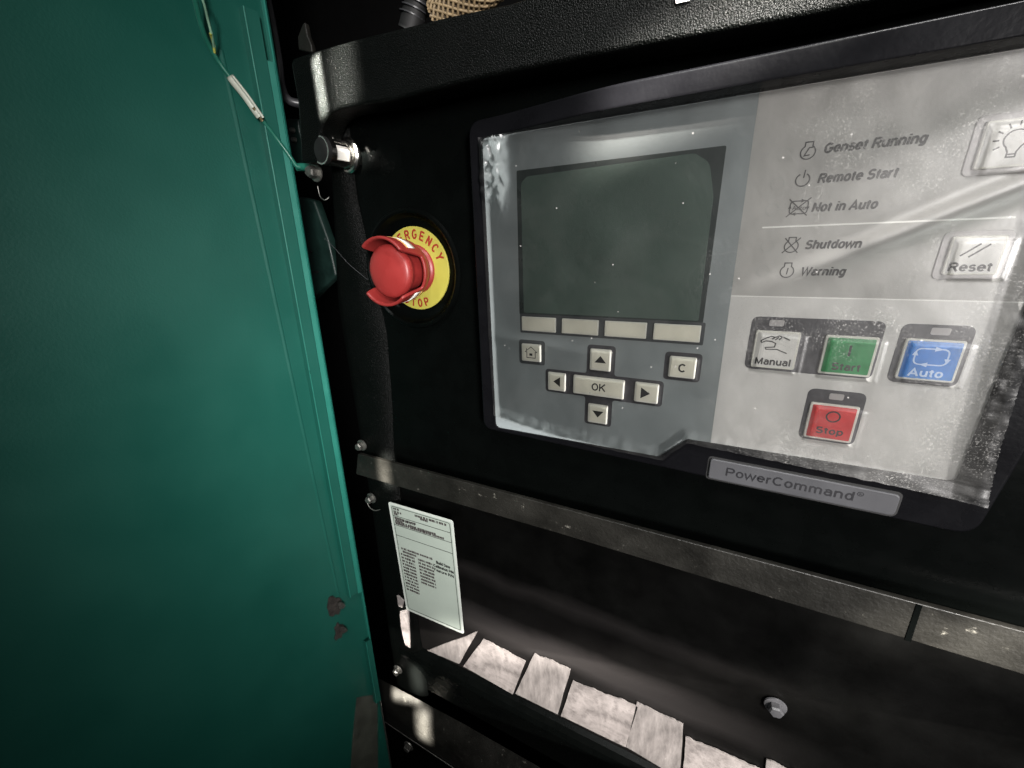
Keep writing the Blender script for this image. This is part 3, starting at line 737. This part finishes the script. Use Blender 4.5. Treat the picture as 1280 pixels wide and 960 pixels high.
# mode keys
surround(rrect(18.6, -54.6, 63.8, -31.0, 3.0, 6), 'surround')
surround(rrect(68.4, -54.8, 89.0, -31.4, 3.0, 6), 'surround')
surround(rrect(44.2, -84.8, 64.2, -60.9, 3.0, 6), 'surround')
for x0, x1, z0 in ((25.2, 30.6, -34.9), (77.0, 82.4, -35.2), (51.8, 56.8, -65.0)):
    plate('indicator_window', [rrect(x0, z0, x1, z0 + 2.7, 0.7, 3)], -0.2, 0.12, 'led', hmi)
k = key(20.9, -53.4, 37.2, -36.8, 'key_white', rim=0.9)
def hp(*q): return [at(920 + a_ / 5.335, 380 + b_ / 5.335, 198.6) for a_, b_ in q]
hand = [hp((165, 245), (200, 228), (235, 216), (262, 222), (290, 214), (318, 222), (360, 243)),
        hp((165, 245), (172, 256), (200, 246), (238, 250), (264, 263), (256, 287), (196, 290), (200, 302), (272, 303), (338, 331)),
        hp((240, 234), (262, 224)), hp((262, 240), (286, 222)), hp((286, 240), (308, 224))]
strokes('hand_symbol', hand, 0.5, Y_, 'ink', k)
print_text('letters', 'Manual', 22.2, -51.7, 3.2, Y_, 'ink', k, weight=0.2, width=13.6)
k = key(45.6, -53.7, 62.8, -37.2, 'key_green', rim=0.9)
strokes('line_symbol', [[(54.4, -45.4), (54.4, -41.0)]], 0.8, Y_, 'ink', k)
print_text('letters', 'Start', 49.6, -51.4, 3.2, Y_, 'ink_brown', k, weight=0.2, width=9.8)
k = key(70.4, -53.0, 87.4, -36.8, 'key_blue', rim=0.8)
strokes('loop_symbol', [rrect(74.2, -46.6, 83.6, -40.4, 2.0, 5) + [rrect(74.2, -46.6, 83.6, -40.4, 2.0, 5)[0]]], 0.5, Y_, 'ink_white', k)
for pts in ([(79.4, -39.5), (79.4, -41.3), (81.8, -40.4)], [(84.5, -44.0), (82.7, -44.0), (83.6, -46.0)], [(78.4, -47.5), (78.4, -45.7), (76.0, -46.6)], [(73.3, -43.2), (75.1, -43.2), (74.2, -41.2)]):
    plate('loop_arrow_symbol', [pts], Y_ - 0.03, 0.06, 'ink_white', k)
print_text('letters', 'Auto', 73.8, -51.2, 3.2, Y_, 'ink_white', k, weight=0.2, width=10.2)
k = key(45.9, -83.6, 62.8, -66.8, 'key_red', rim=0.9)
strokes('ring_symbol', [arc(54.6, -72.4, 2.3, 0, 360, 28)], 0.6, Y_, 'ink', k)
print_text('letters', 'Stop', 49.6, -80.5, 3.2, Y_, 'ink_brown', k, weight=0.2, width=10.0)
# reset and lamp-test keys on the light field
def soft_rim(x0, z0, x1, z1): return plate('key_surround', [rrect(x0, z0, x1, z1, 2.2, 5)], -0.4, 0.4, 'led', hmi, bevel=0.18)
soft_rim(72.2, -15.0, 90.0, 1.2)
k = key(74.4, -13.4, 88.2, -0.4, 'key_white', rim=0.7)
strokes('slash_symbol', [[(77.6, -7.0), (82.0, -3.0)], [(79.8, -7.4), (84.4, -3.2)]], 0.5, Y_, 'ink', k)
print_text('letters', 'Reset', 75.4, -12.0, 3.1, Y_, 'ink', k, weight=0.2, width=11.4)
soft_rim(71.6, 18.4, 91.4, 36.2)
k = key(73.8, 20.2, 89.4, 34.2, 'key_white', rim=0.7)
bulb = arc(81.6, 28.2, 2.7, -50, 230, 24) + [(80.6, 24.6), (80.6, 23.2), (82.6, 23.2), (82.6, 24.6), arc(81.6, 28.2, 2.7, -50, 230, 24)[0]]
rays = [[(81.6 + 3.7 * math.cos(math.radians(a)), 28.2 + 3.7 * math.sin(math.radians(a))), (81.6 + 5.2 * math.cos(math.radians(a)), 28.2 + 5.2 * math.sin(math.radians(a)))] for a in range(-30, 211, 30)]
strokes('bulb_symbol', [bulb, [(80.8, 24.0), (82.4, 24.0)]] + rays, 0.42, Y_, 'ink', k)

# status texts
TY = -0.10
def label_row(s_, x, z, w, size=3.35): print_text('status_lettering', s_, x, z, size, TY, 'ink', hmi, weight=0.215, shear=0.16, width=w)
label_row('Genset Running', 32.0, 30.2, 28.6)
label_row('Remote Start', 32.0, 20.2, 23.2)
label_row('Not in Auto', 32.0, 10.2, 19.8)
label_row('Shutdown', 32.2, -3.4, 17.8)
label_row('Warning', 32.6, -13.6, 14.6)
def engine(cx, cz, extra, s_=1.0):
    a = arc(cx, cz - 0.3, 2.3 * s_, 122, 418, 26)
    body = a + [(cx + 1.2 * s_, cz + 3.1 * s_), (cx - 1.2 * s_, cz + 3.1 * s_), a[0]]
    strokes('status_symbol', [body] + extra, 0.42, TY, 'ink', hmi)
engine(27.2, 31.2, [[(28.6, 32.4), (27.4, 32.4), (26.2, 29.8), (27.9, 30.0)]])
strokes('status_symbol', [arc(27.2, 21.6, 2.2, 118, 422, 26), [(27.4, 22.2), (27.6, 25.0)]], 0.42, TY, 'ink', hmi)
rr_ = rrect(24.8, 9.6, 30.6, 14.2, 1.2, 4)
strokes('status_symbol', [rr_ + [rr_[0]], [(24.0, 8.6), (31.2, 15.2)], [(24.2, 15.0), (30.8, 8.8)]], 0.4, TY, 'ink', hmi)
for pts in ([(28.2, 13.6), (28.2, 14.9), (29.6, 14.2)], [(31.2, 12.0), (30.0, 12.0), (30.6, 10.6)], [(27.0, 8.9), (27.0, 10.2), (25.6, 9.6)], [(24.2, 11.6), (25.4, 11.6), (24.8, 13.0)]):
    plate('status_arrow_symbol', [pts], TY - 0.02, 0.05, 'ink', hmi)
text('status_symbol', 'Auto', 25.5, 11.0, 2.2, TY - 0.01, 'ink', hmi, bold=0.02, width=4.6)
engine(27.7, -2.2, [[(24.9, -5.0), (30.4, 0.7)], [(25.2, 0.7), (30.2, -5.0)]])
engine(27.9, -12.0, [[(27.9, -13.4), (28.1, -10.8)]])
for (x, z) in ((19.8, 31.0), (19.2, 21.0), (19.0, 11.6), (19.4, -2.2), (19.4, -12.0)):
    strokes('indicator_ring', [arc(x, z, 2.2, 0, 360, 24)], 0.35, TY, 'led_faint', hmi)
# badge
badge = plate('name_badge', [rpoly([(11.0, -113.3), (11.0, -102.2), (83.6, -103.4), (83.6, -113.9)], [1.5, 1.5, 2.2, 2.5], 5)], -2.4, 1.4, 'badge', hmi, bevel=0.45)
print_text('badge_lettering', 'PowerCommand', 18.2, -109.6, 4.7, -2.47, 'badge_ink', badge, weight=0.165, width=51, rot=math.radians(-0.4))
strokes('registered_symbol', [arc(70.6, -106.2, 1.0, 0, 360, 18)], 0.3, -2.46, 'badge_ink', badge)
text('registered_symbol', 'R', 70.65, -106.85, 1.7, -2.46, 'badge_ink', badge, align='CENTER')
plate('badge_socket', [rpoly([(10.0, -114.3), (10.0, -101.2), (84.6, -102.4), (84.6, -114.9)], [2, 2, 2.6, 3], 5)], -1.36, 0.3, 'dark', hmi)

# ------------------------------------------------------------------ protective film
KEYS = [(20.9, -53.4, 37.2, -36.8), (45.6, -53.7, 62.8, -37.2), (70.4, -53.0, 87.4, -36.8), (45.9, -83.6, 62.8, -66.8), (74.4, -13.4, 88.2, -0.4), (73.8, 20.2, 89.4, 34.2),
        (-13.2, -62.2, -1.0, -51.6), (-92.6, -61.8, -80.6, -51.6), (-61.4, -77.6, -33.6, -66.8), (-28.4, -77.6, -16.6, -66.8), (-76.4, -77.6, -65.8, -66.8), (-52.6, -63.0, -41.4, -51.2), (-52.6, -93.6, -41.6, -82.4)]
def film_mesh():
    nu, nv = 470, 350
    zl = [55, -20, -44, -90, -103, -108]; xl_ = [-113.0, -112.9, -112.9, -112.2, -111.0, -108.5]
    lowx = [-114, -108.5, -97, -72.6, -40, -13.4, -1.0, 40, 80, 108.5]; lowz = [-98.0, -100.5, -102.5, -106.2, -107.6, -108.0, -95.6, -97.3, -99.2, -101.0]
    rz = [55, -24, -51.7, -77, -93, -100.5]; rx = [98.6, 101.8, 103.6, 105.4, 107.2, 108.2]
    U = np.linspace(0, 1, nu); W = np.linspace(0, 1, nv)
    X = np.zeros((nv, nu)); Z = np.zeros((nv, nu)); Y = np.zeros((nv, nu))
    for j, w in enumerate(W):
        for i, u in enumerate(U):
            x = -113 + u * 221; zb = np.interp(x, lowx, lowz)
            z = 52.7 + (zb - 52.7) * w
            a = np.interp(-z, [-q for q in zl], xl_); b = np.interp(-z, [-q for q in rz], rx)
            jag = 0.45 * noise.noise(Vector((3.1, 0, z * 0.9))) + 0.3 * noise.noise(Vector((9.1, 0, z * 2.7)))
            x = a + u * (b + jag - a)
            z += 0.4 * noise.noise(Vector((x * 0.25, 5, 0))) * w ** 6
            X[j, i] = x; Z[j, i] = z
            def line(x0, z0, x1, z1):
                dx, dz = x1 - x0, z1 - z0; l = math.hypot(dx, dz); return ((x - x0) * dz - (z - z0) * dx) / l, ((x - x0) * dx + (z - z0) * dz) / l
            h = 1.95
            h += 0.16 * noise.noise(Vector((x * 0.035, z * 0.05, 1))) + (0.015 if x < -5 else 0.015 + 0.04 * min(1, (x + 5) / 40)) * noise.noise(Vector((x * 0.12, z * 0.14, 4)))
            # diagonal crease over the right field
            d, q = line(104, 24, 6, -25)
            f = 1.0 / (1 + math.exp((q - 70) / 12))
            h += f * (0.55 * math.exp(-((d + 9) / 6) ** 2) - 1.35 * math.exp(-((d + 0.5) / 4.0) ** 2) + 0.3 * math.exp(-((d - 4) / 2.5) ** 2))
            d2, q2 = line(100, 42, 20, 18)
            h += 0.9 * math.exp(-(d2 / 7.0) ** 2) * (1 / (1 + math.exp((q2 - 60) / 9)))
            d3, q3 = line(-113, 6, -30, -2)
            h += 0.5 * math.exp(-((d3 - 54) / 3.5) ** 2) * math.exp(-((q3 - 25) / 35) ** 2)
            # crumpled top-left corner
            cr = math.exp(-(((x + 107) / 7.5) ** 4)) * (1 / (1 + math.exp((26 - z) / 3.0)))
            h += cr * (1.2 + 1.0 * abs(noise.noise(Vector((x * 0.17, z * 0.13, 7)))) * 2 + 0.8 * noise.noise(Vector((x * 0.35, z * 0.3, 2))))
            # lifted borders
            er = max(0, (u - 0.955) / 0.045); h += 1.3 * er + er * 0.5 * noise.noise(Vector((x * 0.3, z * 0.25, 3)))
            eb = max(0, (w - 0.955) / 0.045); h += 1.1 * eb + eb * 0.22 * noise.noise(Vector((x * 0.12, z * 0.3, 8)))
            el = max(0, (0.02 - u) / 0.02); h += 1.0 * el
            for (a0, b0, a1, b1) in KEYS:
                sx, sz = (2.0 if a0 > 10 else 0.8), (-1.6 if a0 > 10 else -0.6)
                mx = min(x - a0 - sx, a1 + sx - x, z - b0 - sz, b1 + sz - z)
                if mx > -1: h += 0.28 * min(1, max(0, (mx + 0.5))) 
            Y[j, i] = -h
    V = np.stack([X, Y, Z], -1).reshape(-1, 3) * MM
    idx = np.arange(nu * nv).reshape(nv, nu)
    Fq = np.stack([idx[:-1, :-1], idx[1:, :-1], idx[1:, 1:], idx[:-1, 1:]], -1).reshape(-1, 4)
    me = bpy.data.meshes.new('film'); me.vertices.add(len(V)); me.vertices.foreach_set('co', V.ravel())
    me.loops.add(Fq.size); me.loops.foreach_set('vertex_index', Fq.ravel().astype(np.int32))
    me.polygons.add(len(Fq)); me.polygons.foreach_set('loop_start', np.arange(0, Fq.size, 4, dtype=np.int32))
    me.polygons.foreach_set('use_smooth', np.ones(len(Fq), bool))
    me.update(); me.validate(); return me
film = tag(link('protective_film', film_mesh(), 'film'), 'wrinkled dusty clear protective film peeling off the front of the display', 'protective film')

# ------------------------------------------------------------------ data label
TL_ = 202.0
dl = thing('data_label', P3(545, 780, TL_), 'pale green data label with lines of small print below the lip strip', 'label')
cTL, cTR, cBR, cBL = at(485, 627, TL_), at(566, 651, TL_), at(580, 793, TL_), at(508, 762, TL_)
plate('label_sheet', [rpoly([cTL, cTR, cBR, cBL], 2.5, 4)], 2.0, 0.5, 'label_edge', dl, bevel=0.1)
def lq(u, v):
    a = Vector(cTL).lerp(Vector(cTR), u); b = Vector(cBL).lerp(Vector(cBR), u); return tuple(a.lerp(b, v))
plate('label_print', [rpoly([lq(.03, .018), lq(.97, .018), lq(.97, .982), lq(.03, .982)], 2.0, 4)], 1.95, 0.1, 'label', dl)
fr_ = rpoly([lq(.05, .028), lq(.95, .028), lq(.95, .972), lq(.05, .972)], 2.0, 4)
ls = [fr_ + [fr_[0]], [lq(.05, .105), lq(.95, .105)], [lq(.05, .185), lq(.95, .185)], [lq(.05, .275), lq(.95, .275)]]
strokes('label_ruling', ls, 0.5, 1.90, 'ink', dl)
rl = random.Random(3); words = []
def word_line(u0, u1, v):
    u = u0
    while u < u1:
        w = rl.uniform(0.015, 0.04); words.append([lq(u, v), lq(min(u + w, u1), v)])
        u += w + rl.choice([0.004, 0.004, 0.004, 0.015])
for v, u0, u1 in ((.045, .07, .17), (.07, .07, .2), (.088, .07, .15), (.05, .42, .9), (.066, .5, .62), (.122, .07, .42), (.140, .08, .2), (.155, .07, .72), (.17, .07, .84), (.13, .2, .4)): word_line(u0, u1, v)
word_line(.10, .62, .385); word_line(.12, .36, .412)
for i in range(12): word_line(.08, .31, .44 + i * .03)
for i in range(8): word_line(.37, .62, .435 + i * .03)
me = join_meshes([strokes_mesh([w], rl.uniform(1.8, 2.3), 1.90) for w in words])
pw = link('small_print', me, 'ink_brown', dl); pw['kind'] = 'stuff'
for i, s_ in enumerate(('Build Date', 'Calibration P/N', 'Feature P/N')):
    x, z = lq(.78, .405 + i * .036); print_text('label_lettering', s_, x, z - 1, 3.0, 1.9, 'ink', dl, align='CENTER', weight=0.22, width=14 if i == 0 else 20)

# ------------------------------------------------------------------ thin pale sheets imitating sun patches along the lower panel
TT = 208.5
def ragged(p, q, amp, n, seed):
    rg = random.Random(seed); p, q = Vector(p), Vector(q); d = (q - p); nrm = Vector((-d.y, d.x)).normalized(); out = [tuple(p)]
    for i in range(1, n):
        t = i / n; w_ = noise.noise(Vector((t * 3.1, seed, 0))) * 1.5 + noise.noise(Vector((t * 11, seed, 3))) * 0.9 + noise.noise(Vector((t * 30, seed, 5))) * 0.5 * rg.random()
        out.append(tuple(p + d * (t + rg.uniform(-.3, .3) / n) + nrm * amp * w_))
    out.append(tuple(q)); return out
def sun_patch(corners, material, label, seed):
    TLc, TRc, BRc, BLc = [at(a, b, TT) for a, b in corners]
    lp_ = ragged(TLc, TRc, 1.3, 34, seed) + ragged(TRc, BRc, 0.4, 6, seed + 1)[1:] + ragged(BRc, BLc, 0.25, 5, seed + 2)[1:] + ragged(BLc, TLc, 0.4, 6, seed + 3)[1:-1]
    o = plate('painted_sun_patch', [lp_], TT - 200, 0.9, material, bevel=0.0)
    return tag(o, label, 'sun_patch', 'painted sun patches along the lower panel')
sun_patch([(588, 793), (597, 789), (574, 830), (534, 813)], 'sun_patch_tan', 'pointed painted sun patch just under the data label corner', 11)
sun_patch([(604, 799), (657, 827), (641, 868), (579, 833)], 'sun_patch', 'mottled painted sun patch, second from the left, with uneven right end', 21)
sun_patch([(668, 817), (713, 837), (697, 893), (644, 867)], 'sun_patch_tan', 'streaky painted sun patch standing higher, middle of the left row', 31)
sun_patch([(716, 851), (797, 884), (782, 934), (701, 895)], 'sun_patch', 'long mottled painted sun patch with dark spots beside the dark gap', 41)
sun_patch([(796, 878), (854, 906), (850, 974), (783, 934)], 'sun_patch_tan', 'tall streaky painted sun patch with vertical grain near the picture bottom', 51)
sun_patch([(857, 921), (950, 962), (935, 1020), (853, 976)], 'sun_patch', 'painted sun patch cut off by the bottom edge of the picture', 61)
sun_patch([(958, 950), (1010, 972), (1005, 1030), (955, 1008)], 'sun_patch_tan', 'rightmost painted sun patch just entering the bottom of the picture', 71)
def sliver(c, label):  # sun patches on the column built as small pale sheets
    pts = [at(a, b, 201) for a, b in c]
    return tag(plate('painted_sun_patch', [rpoly(pts, 1.5, 3)], 2.0, 0.8, 'sun_patch'), label, 'sun_patch', 'painted sun patches along the lower panel')
sliver([(495, 744), (504, 752), (502, 761), (497, 759)], 'tiny painted sun patch on the column left of the data label')
sliver([(499, 765), (510, 763), (512, 812), (505, 806), (500, 785)], 'narrow upright painted sun patch on the column below the data label')

# ------------------------------------------------------------------ base rail at the bottom left
TR_ = 222.0
rail = thing('base_rail', P3(600, 940, TR_), 'dark curved base rail below the control box with a bolt', 'rail')
def rail_mesh():
    # rolled sheet running to the right, its edge seen as a bright line
    a = [P3(455, 838, 226), P3(500, 862, 222), P3(580, 905, 222), P3(720, 985, 222), P3(900, 1090, 222)]
    b = [P3(440, 888, 214), P3(476, 899, 213), P3(522, 930, 212), P3(600, 982, 211), P3(800, 1120, 210)]
    V, F = [], []; n = 10; m = 30
    def samp(l, t):
        t *= len(l) - 1; i = min(int(t), len(l) - 2); return Vector(l[i]).lerp(Vector(l[i + 1]), t - i)
    for i in range(m + 1):
        A_, B_ = samp(a, i / m), samp(b, i / m)
        for k in range(n + 1):
            t = k / n; p = A_.lerp(B_, t); p.y -= 7 * math.sin(math.pi * t); p.z += 5 * math.sin(math.pi * t); V.append(tuple(p))
        V.append(tuple(Vector(B_) + Vector((0, 1.5, -1.6)))); V.append(tuple(Vector(B_) + Vector((0, 14, -2))))
    w = n + 3
    for i in range(m):
        for k in range(w - 1): F.append((i * w + k, i * w + k + 1, (i + 1) * w + k + 1, (i + 1) * w + k))
    return raw(V, F, True)
link('rail_sheet', rail_mesh(), 'worn_black', rail)
edge = [P3(476, 899, 211.5), P3(522, 930, 210.5), P3(600, 982, 209.5), P3(700, 1050, 209)]
link('rail_edge', tube(edge, 0.55, 8), 'steel', rail)
plate('rail_face', [[at(476, 903, 218), at(600, 985, 218), at(700, 1060, 218), at(460, 1060, 218)]], 20, 2, 'black_paint', rail)
hex_bolt(511, 932, 216, 4.6, rail, rot=0.1)

# ------------------------------------------------------------------ green door
TE = 195.0
def edge_pt(px, py): 
    x, z = at(px, py, TE); return Vector((x, TE - 200, z))
E0, E1 = edge_pt(328, 0), edge_pt(472, 862)
vdir = (E0 - E1).normalized()
ANG = math.radians(9)
udir = Vector((-math.sin(ANG), -math.cos(ANG), 0)).normalized()      # from the far edge towards the viewer
udir = (udir - vdir * udir.dot(vdir)).normalized()
ndir = vdir.cross(udir); ndir = ndir if ndir.x > 0 else -ndir
def D(u, v, n=0.0): return tuple(E0 + udir * u + vdir * v + ndir * n)
def door_uv(px, py, n=0.0):
    c = ((px - 640) / 490.0, (py - 480) / 490.0, 1.0)
    v = [sum(R[i][j] * c[i] for i in range(3)) for j in range(3)]
    d = Vector((v[0], v[2], -v[1])); o = CAM / MM
    t = (E0 + ndir * n - o).dot(ndir) / d.dot(ndir); p = o + d * t - E0
    return p.dot(udir), p.dot(vdir)
door = thing('green_door', tuple(D(100, -760)), 'open dark green painted enclosure door along the left side', 'door')
def strip3(name, prof, v0, v1, material, th=1.2, parent=door, seg=1):
    """sheet-metal section: profile of (u, n) extruded along the door height, with thickness"""
    V, F = [], []; pts = [Vector(p) for p in prof]; m = len(pts)
    off = []
    for i in range(m):
        a = pts[max(i - 1, 0)]; b = pts[min(i + 1, m - 1)]; t = (b - a).normalized(); off.append(pts[i] + Vector((t.y, -t.x)) * th)
    loop = pts + off[::-1]; k = len(loop)
    for s_ in range(seg + 1):
        v = v0 + (v1 - v0) * s_ / seg
        for p in loop: V.append(D(p.x, v, p.y))
    for s_ in range(seg):
        for i in range(k):
            j = (i + 1) % k; F.append((s_ * k + i, s_ * k + j, (s_ + 1) * k + j, (s_ + 1) * k + i))
    F.append(tuple(range(k))); F.append(tuple(reversed(range(seg * k, (seg + 1) * k))))
    me = raw(V, F)
    bm = bmesh.new(); bm.from_mesh(me); bmesh.ops.recalc_face_normals(bm, faces=bm.faces); bm.to_mesh(me); bm.free()
    return link(name, me, material, parent)
strip3('door_skin', [(0, 0), (340, 0)], 300, -760, 'green', th=1.2)
uc = door_uv(285, 100)[0]; uc2 = door_uv(425, 750)[0]
vb1 = door_uv(463, 722)[1]; 
# crease: a slightly raised inner panel border
def crease():
    V = []; F = []; n = 40; vA, vB = door_uv(270, 60)[1], door_uv(425, 752)[1]
    for i in range(n + 1):
        v = vA + (vB - vA) * i / n; u = uc + (uc2 - uc) * i / n
        for (du, h) in ((-0.8, 0.0), (-0.3, 0.28), (0.3, 0.28), (1.6, 0.0)): V.append(D(u + du, v, h))
    for i in range(n):
        for k in range(3): a = 4 * i + k; F.append((a, a + 1, a + 5, a + 4))
    return raw(V, F)
link('crease', crease(), 'green', door)
# return flanges along the far edge
top_v = door_uv(308, 14)[1]; v2 = door_uv(329, 78)[1]; v3 = door_uv(463, 792)[1]; v4 = door_uv(475, 868)[1]; v_end = door_uv(466, 805)[1]
strip3('edge_return', [(0, 0), (0, 4.0), (1.4, 5.0)], 300, v_end, 'green_edge', th=0.9)
strip3('seal_flange', [(13.5, 0), (13.5, 3.6), (6.0, 4.2)], top_v, vb1, 'green', th=0.8)
strip3('seal_lip', [(12.9, 4.2), (13.6, 5.0)], top_v, vb1, 'green_edge', th=0.5)
strip3('inner_lip', [(5.6, 4.3), (2.4, 5.2)], v2, vb1 - 2, 'green_edge', th=0.5)
strip3('lower_return', [(6.0, 0), (6.0, 3.8), (1.0, 5.0)], v3, v4, 'green', th=0.8)
strip3('lower_lip', [(5.2, 4.2), (6.4, 5.2)], v3, v4, 'green_edge', th=0.5)
strip3('bottom_edge', [(-0.5, 0), (-0.5, 2.4), (0.6, 2.8)], v4, -760, 'steel', th=0.8)
# grey bare corner at the bottom
bp_ = [door_uv(a, b, 0.5) for a, b in ((446, 872), (472, 868), (473, 1000), (436, 1000), (441, 920))]
def door_plate(name, uv, n0, n1, material, parent=door):
    k = len(uv); V = [D(u, v, n1) for u, v in uv] + [D(u, v, n0) for u, v in uv]
    F = [tuple(range(k)), tuple(reversed(range(k, 2 * k)))] + [(i, (i + 1) % k, k + (i + 1) % k, k + i) for i in range(k)]
    me = raw(V, F); bm = bmesh.new(); bm.from_mesh(me); bmesh.ops.recalc_face_normals(bm, faces=bm.faces); bm.to_mesh(me); bm.free()
    return link(name, me, material, parent)
door_plate('bare_patch', bp_, 0.02, 0.3, 'bare')
for poly, nub in (([(411, 748), (413, 746), (416, 745), (420, 748), (424, 747), (427, 750), (427, 754), (431, 757), (429, 760), (426, 761), (424, 768), (419, 768), (416, 771), (412, 770), (411, 765), (409, 760)], [(423, 753), (428, 753), (432, 757), (429, 761), (424, 761)]),
                  ([(418, 785), (420, 783), (422, 778), (425, 781), (429, 781), (432, 784), (435, 788), (431, 791), (428, 792), (427, 797), (423, 798), (420, 801), (418, 799), (420, 792)], [(425, 783), (431, 784), (435, 788), (431, 791), (426, 791)])):
    c = door_plate('chipped_clip', [door_uv(a_, b_, 0.8) for a_, b_ in poly], 0.0, 0.9, 'rust')
    door_plate('clip_nub', [door_uv(a_, b_, 2.4) for a_, b_ in nub], 0.9, 2.6, 'steel', parent=c)

# ------------------------------------------------------------------ green earth wire
w = thing('earth_wire', P3(370, 205, 190), 'green earth wire with a white crimp sleeve hanging across the door', 'wire')
wp = [P3(236, -40, 150), P3(246, 10, 154), P3(256, 45, 158), P3(270, 72, 163), P3(288, 97, 168), P3(325, 146, 179), P3(345, 172, 186), P3(362, 195, 191), P3(371, 208, 193), P3(378, 209, 195)]
link('wire_core', tube(wp, 1.25, 10), 'wire_green', w)
link('crimp_sleeve', tube([P3(287, 95, 167.3), P3(306, 120, 173), P3(325, 146, 178.6)], lambda t: 2.1 + 0.15 * math.sin(t * 9), 12), 'crimp', w)
link('second_core', tube([P3(290, 94, 166.5), P3(309, 118, 172), P3(329, 147, 178)], 0.7, 8), 'crimp', w)
link('bare_strand', tube([P3(316, 134, 175), P3(323, 143, 177.6), P3(328, 151, 179.5)], 1.0, 8), 'copper', w)
link('loose_core', tube([P3(243, -20, 152), P3(254, 2, 154), P3(260, 25, 157), P3(265, 45, 159), P3(268, 62, 162)], 0.6, 8), 'wire_pale', w)
link('yellow_stripe', tube([P3(263, 42, 158), P3(267, 55, 161), P3(268, 66, 162)], 0.7, 8), 'wire_yellow', w)
# thin strands by the column
tag(link('thin_strand', tube([P3(404, 147, 192), P3(410, 160, 193), P3(418, 177, 195)], 0.22, 6), 'steel'), 'fine loose strand hanging into the top of the lock barrel', 'wire')
tag(link('thin_strand', tube([P3(406, 298, 196), P3(420, 312, 196), P3(436, 330, 198), P3(460, 350, 200)], 0.16, 6), 'pipe'), 'fine loose strand crossing the column left of the stop button', 'wire')
tag(link('wire_loop', tube([P3(397, 232, 198), P3(400, 245, 198), P3(406, 250, 198), P3(412, 246, 200)], 0.35, 8), 'steel'), 'small thin wire loop below the earth bolt', 'wire')
tag(link('wire_loop', tube([P3(459, 628, 201), P3(462, 634, 200.5), P3(468, 638, 200.5), P3(475, 637, 201.5)], 0.45, 8), 'steel'), 'small curved wire under the lower column bolt', 'wire')

# ------------------------------------------------------------------ shafts of sun let in between the louvres, and lamps added for sheen and glints
x, y, z = P3(400, 108, TB); shaft((x, y, z), 5, 22, 0.13)
x, y, z = P3(428, 96, TB); shaft((x, y, z), 14, 26, 0.05, 3)
x, y, z = P3(480, 588, TS); shaft((x, y, z), 7, 24, 0.022, 2.5)
x, y, z = P3(506, 785, 201); shaft((x, y, z), 10, 44, 0.006)
x, y, z = P3(760, 880, TT); shaft((x - 10, y, z - 12), 380, 84, 0.17)
x, y, z = P3(800, 850, TT); shaft((x - 25, y, z + 3), 260, 22, 0.06, 6)  # lamp added for the sheen band above the patches
x, y, z = P3(508, 872, 218); shaft((x, y, z), 34, 8, 0.09, 3)
x, y, z = P3(530, 905, 215); shaft((x, y, z), 10, 34, 0.10, 4)
x, y, z = P3(522, 845, 208); shaft((x, y, z), 7, 30, 0.04, 4)
x, y, z = P3(1270, 815, TS); shaft((x, y, z), 70, 24, 0.07, 8)
x, y, z = P3(930, 25, TB); shaft((x, y, z), 80, 16, 0.12, 5)  # lamp added to make the beam's paint glint
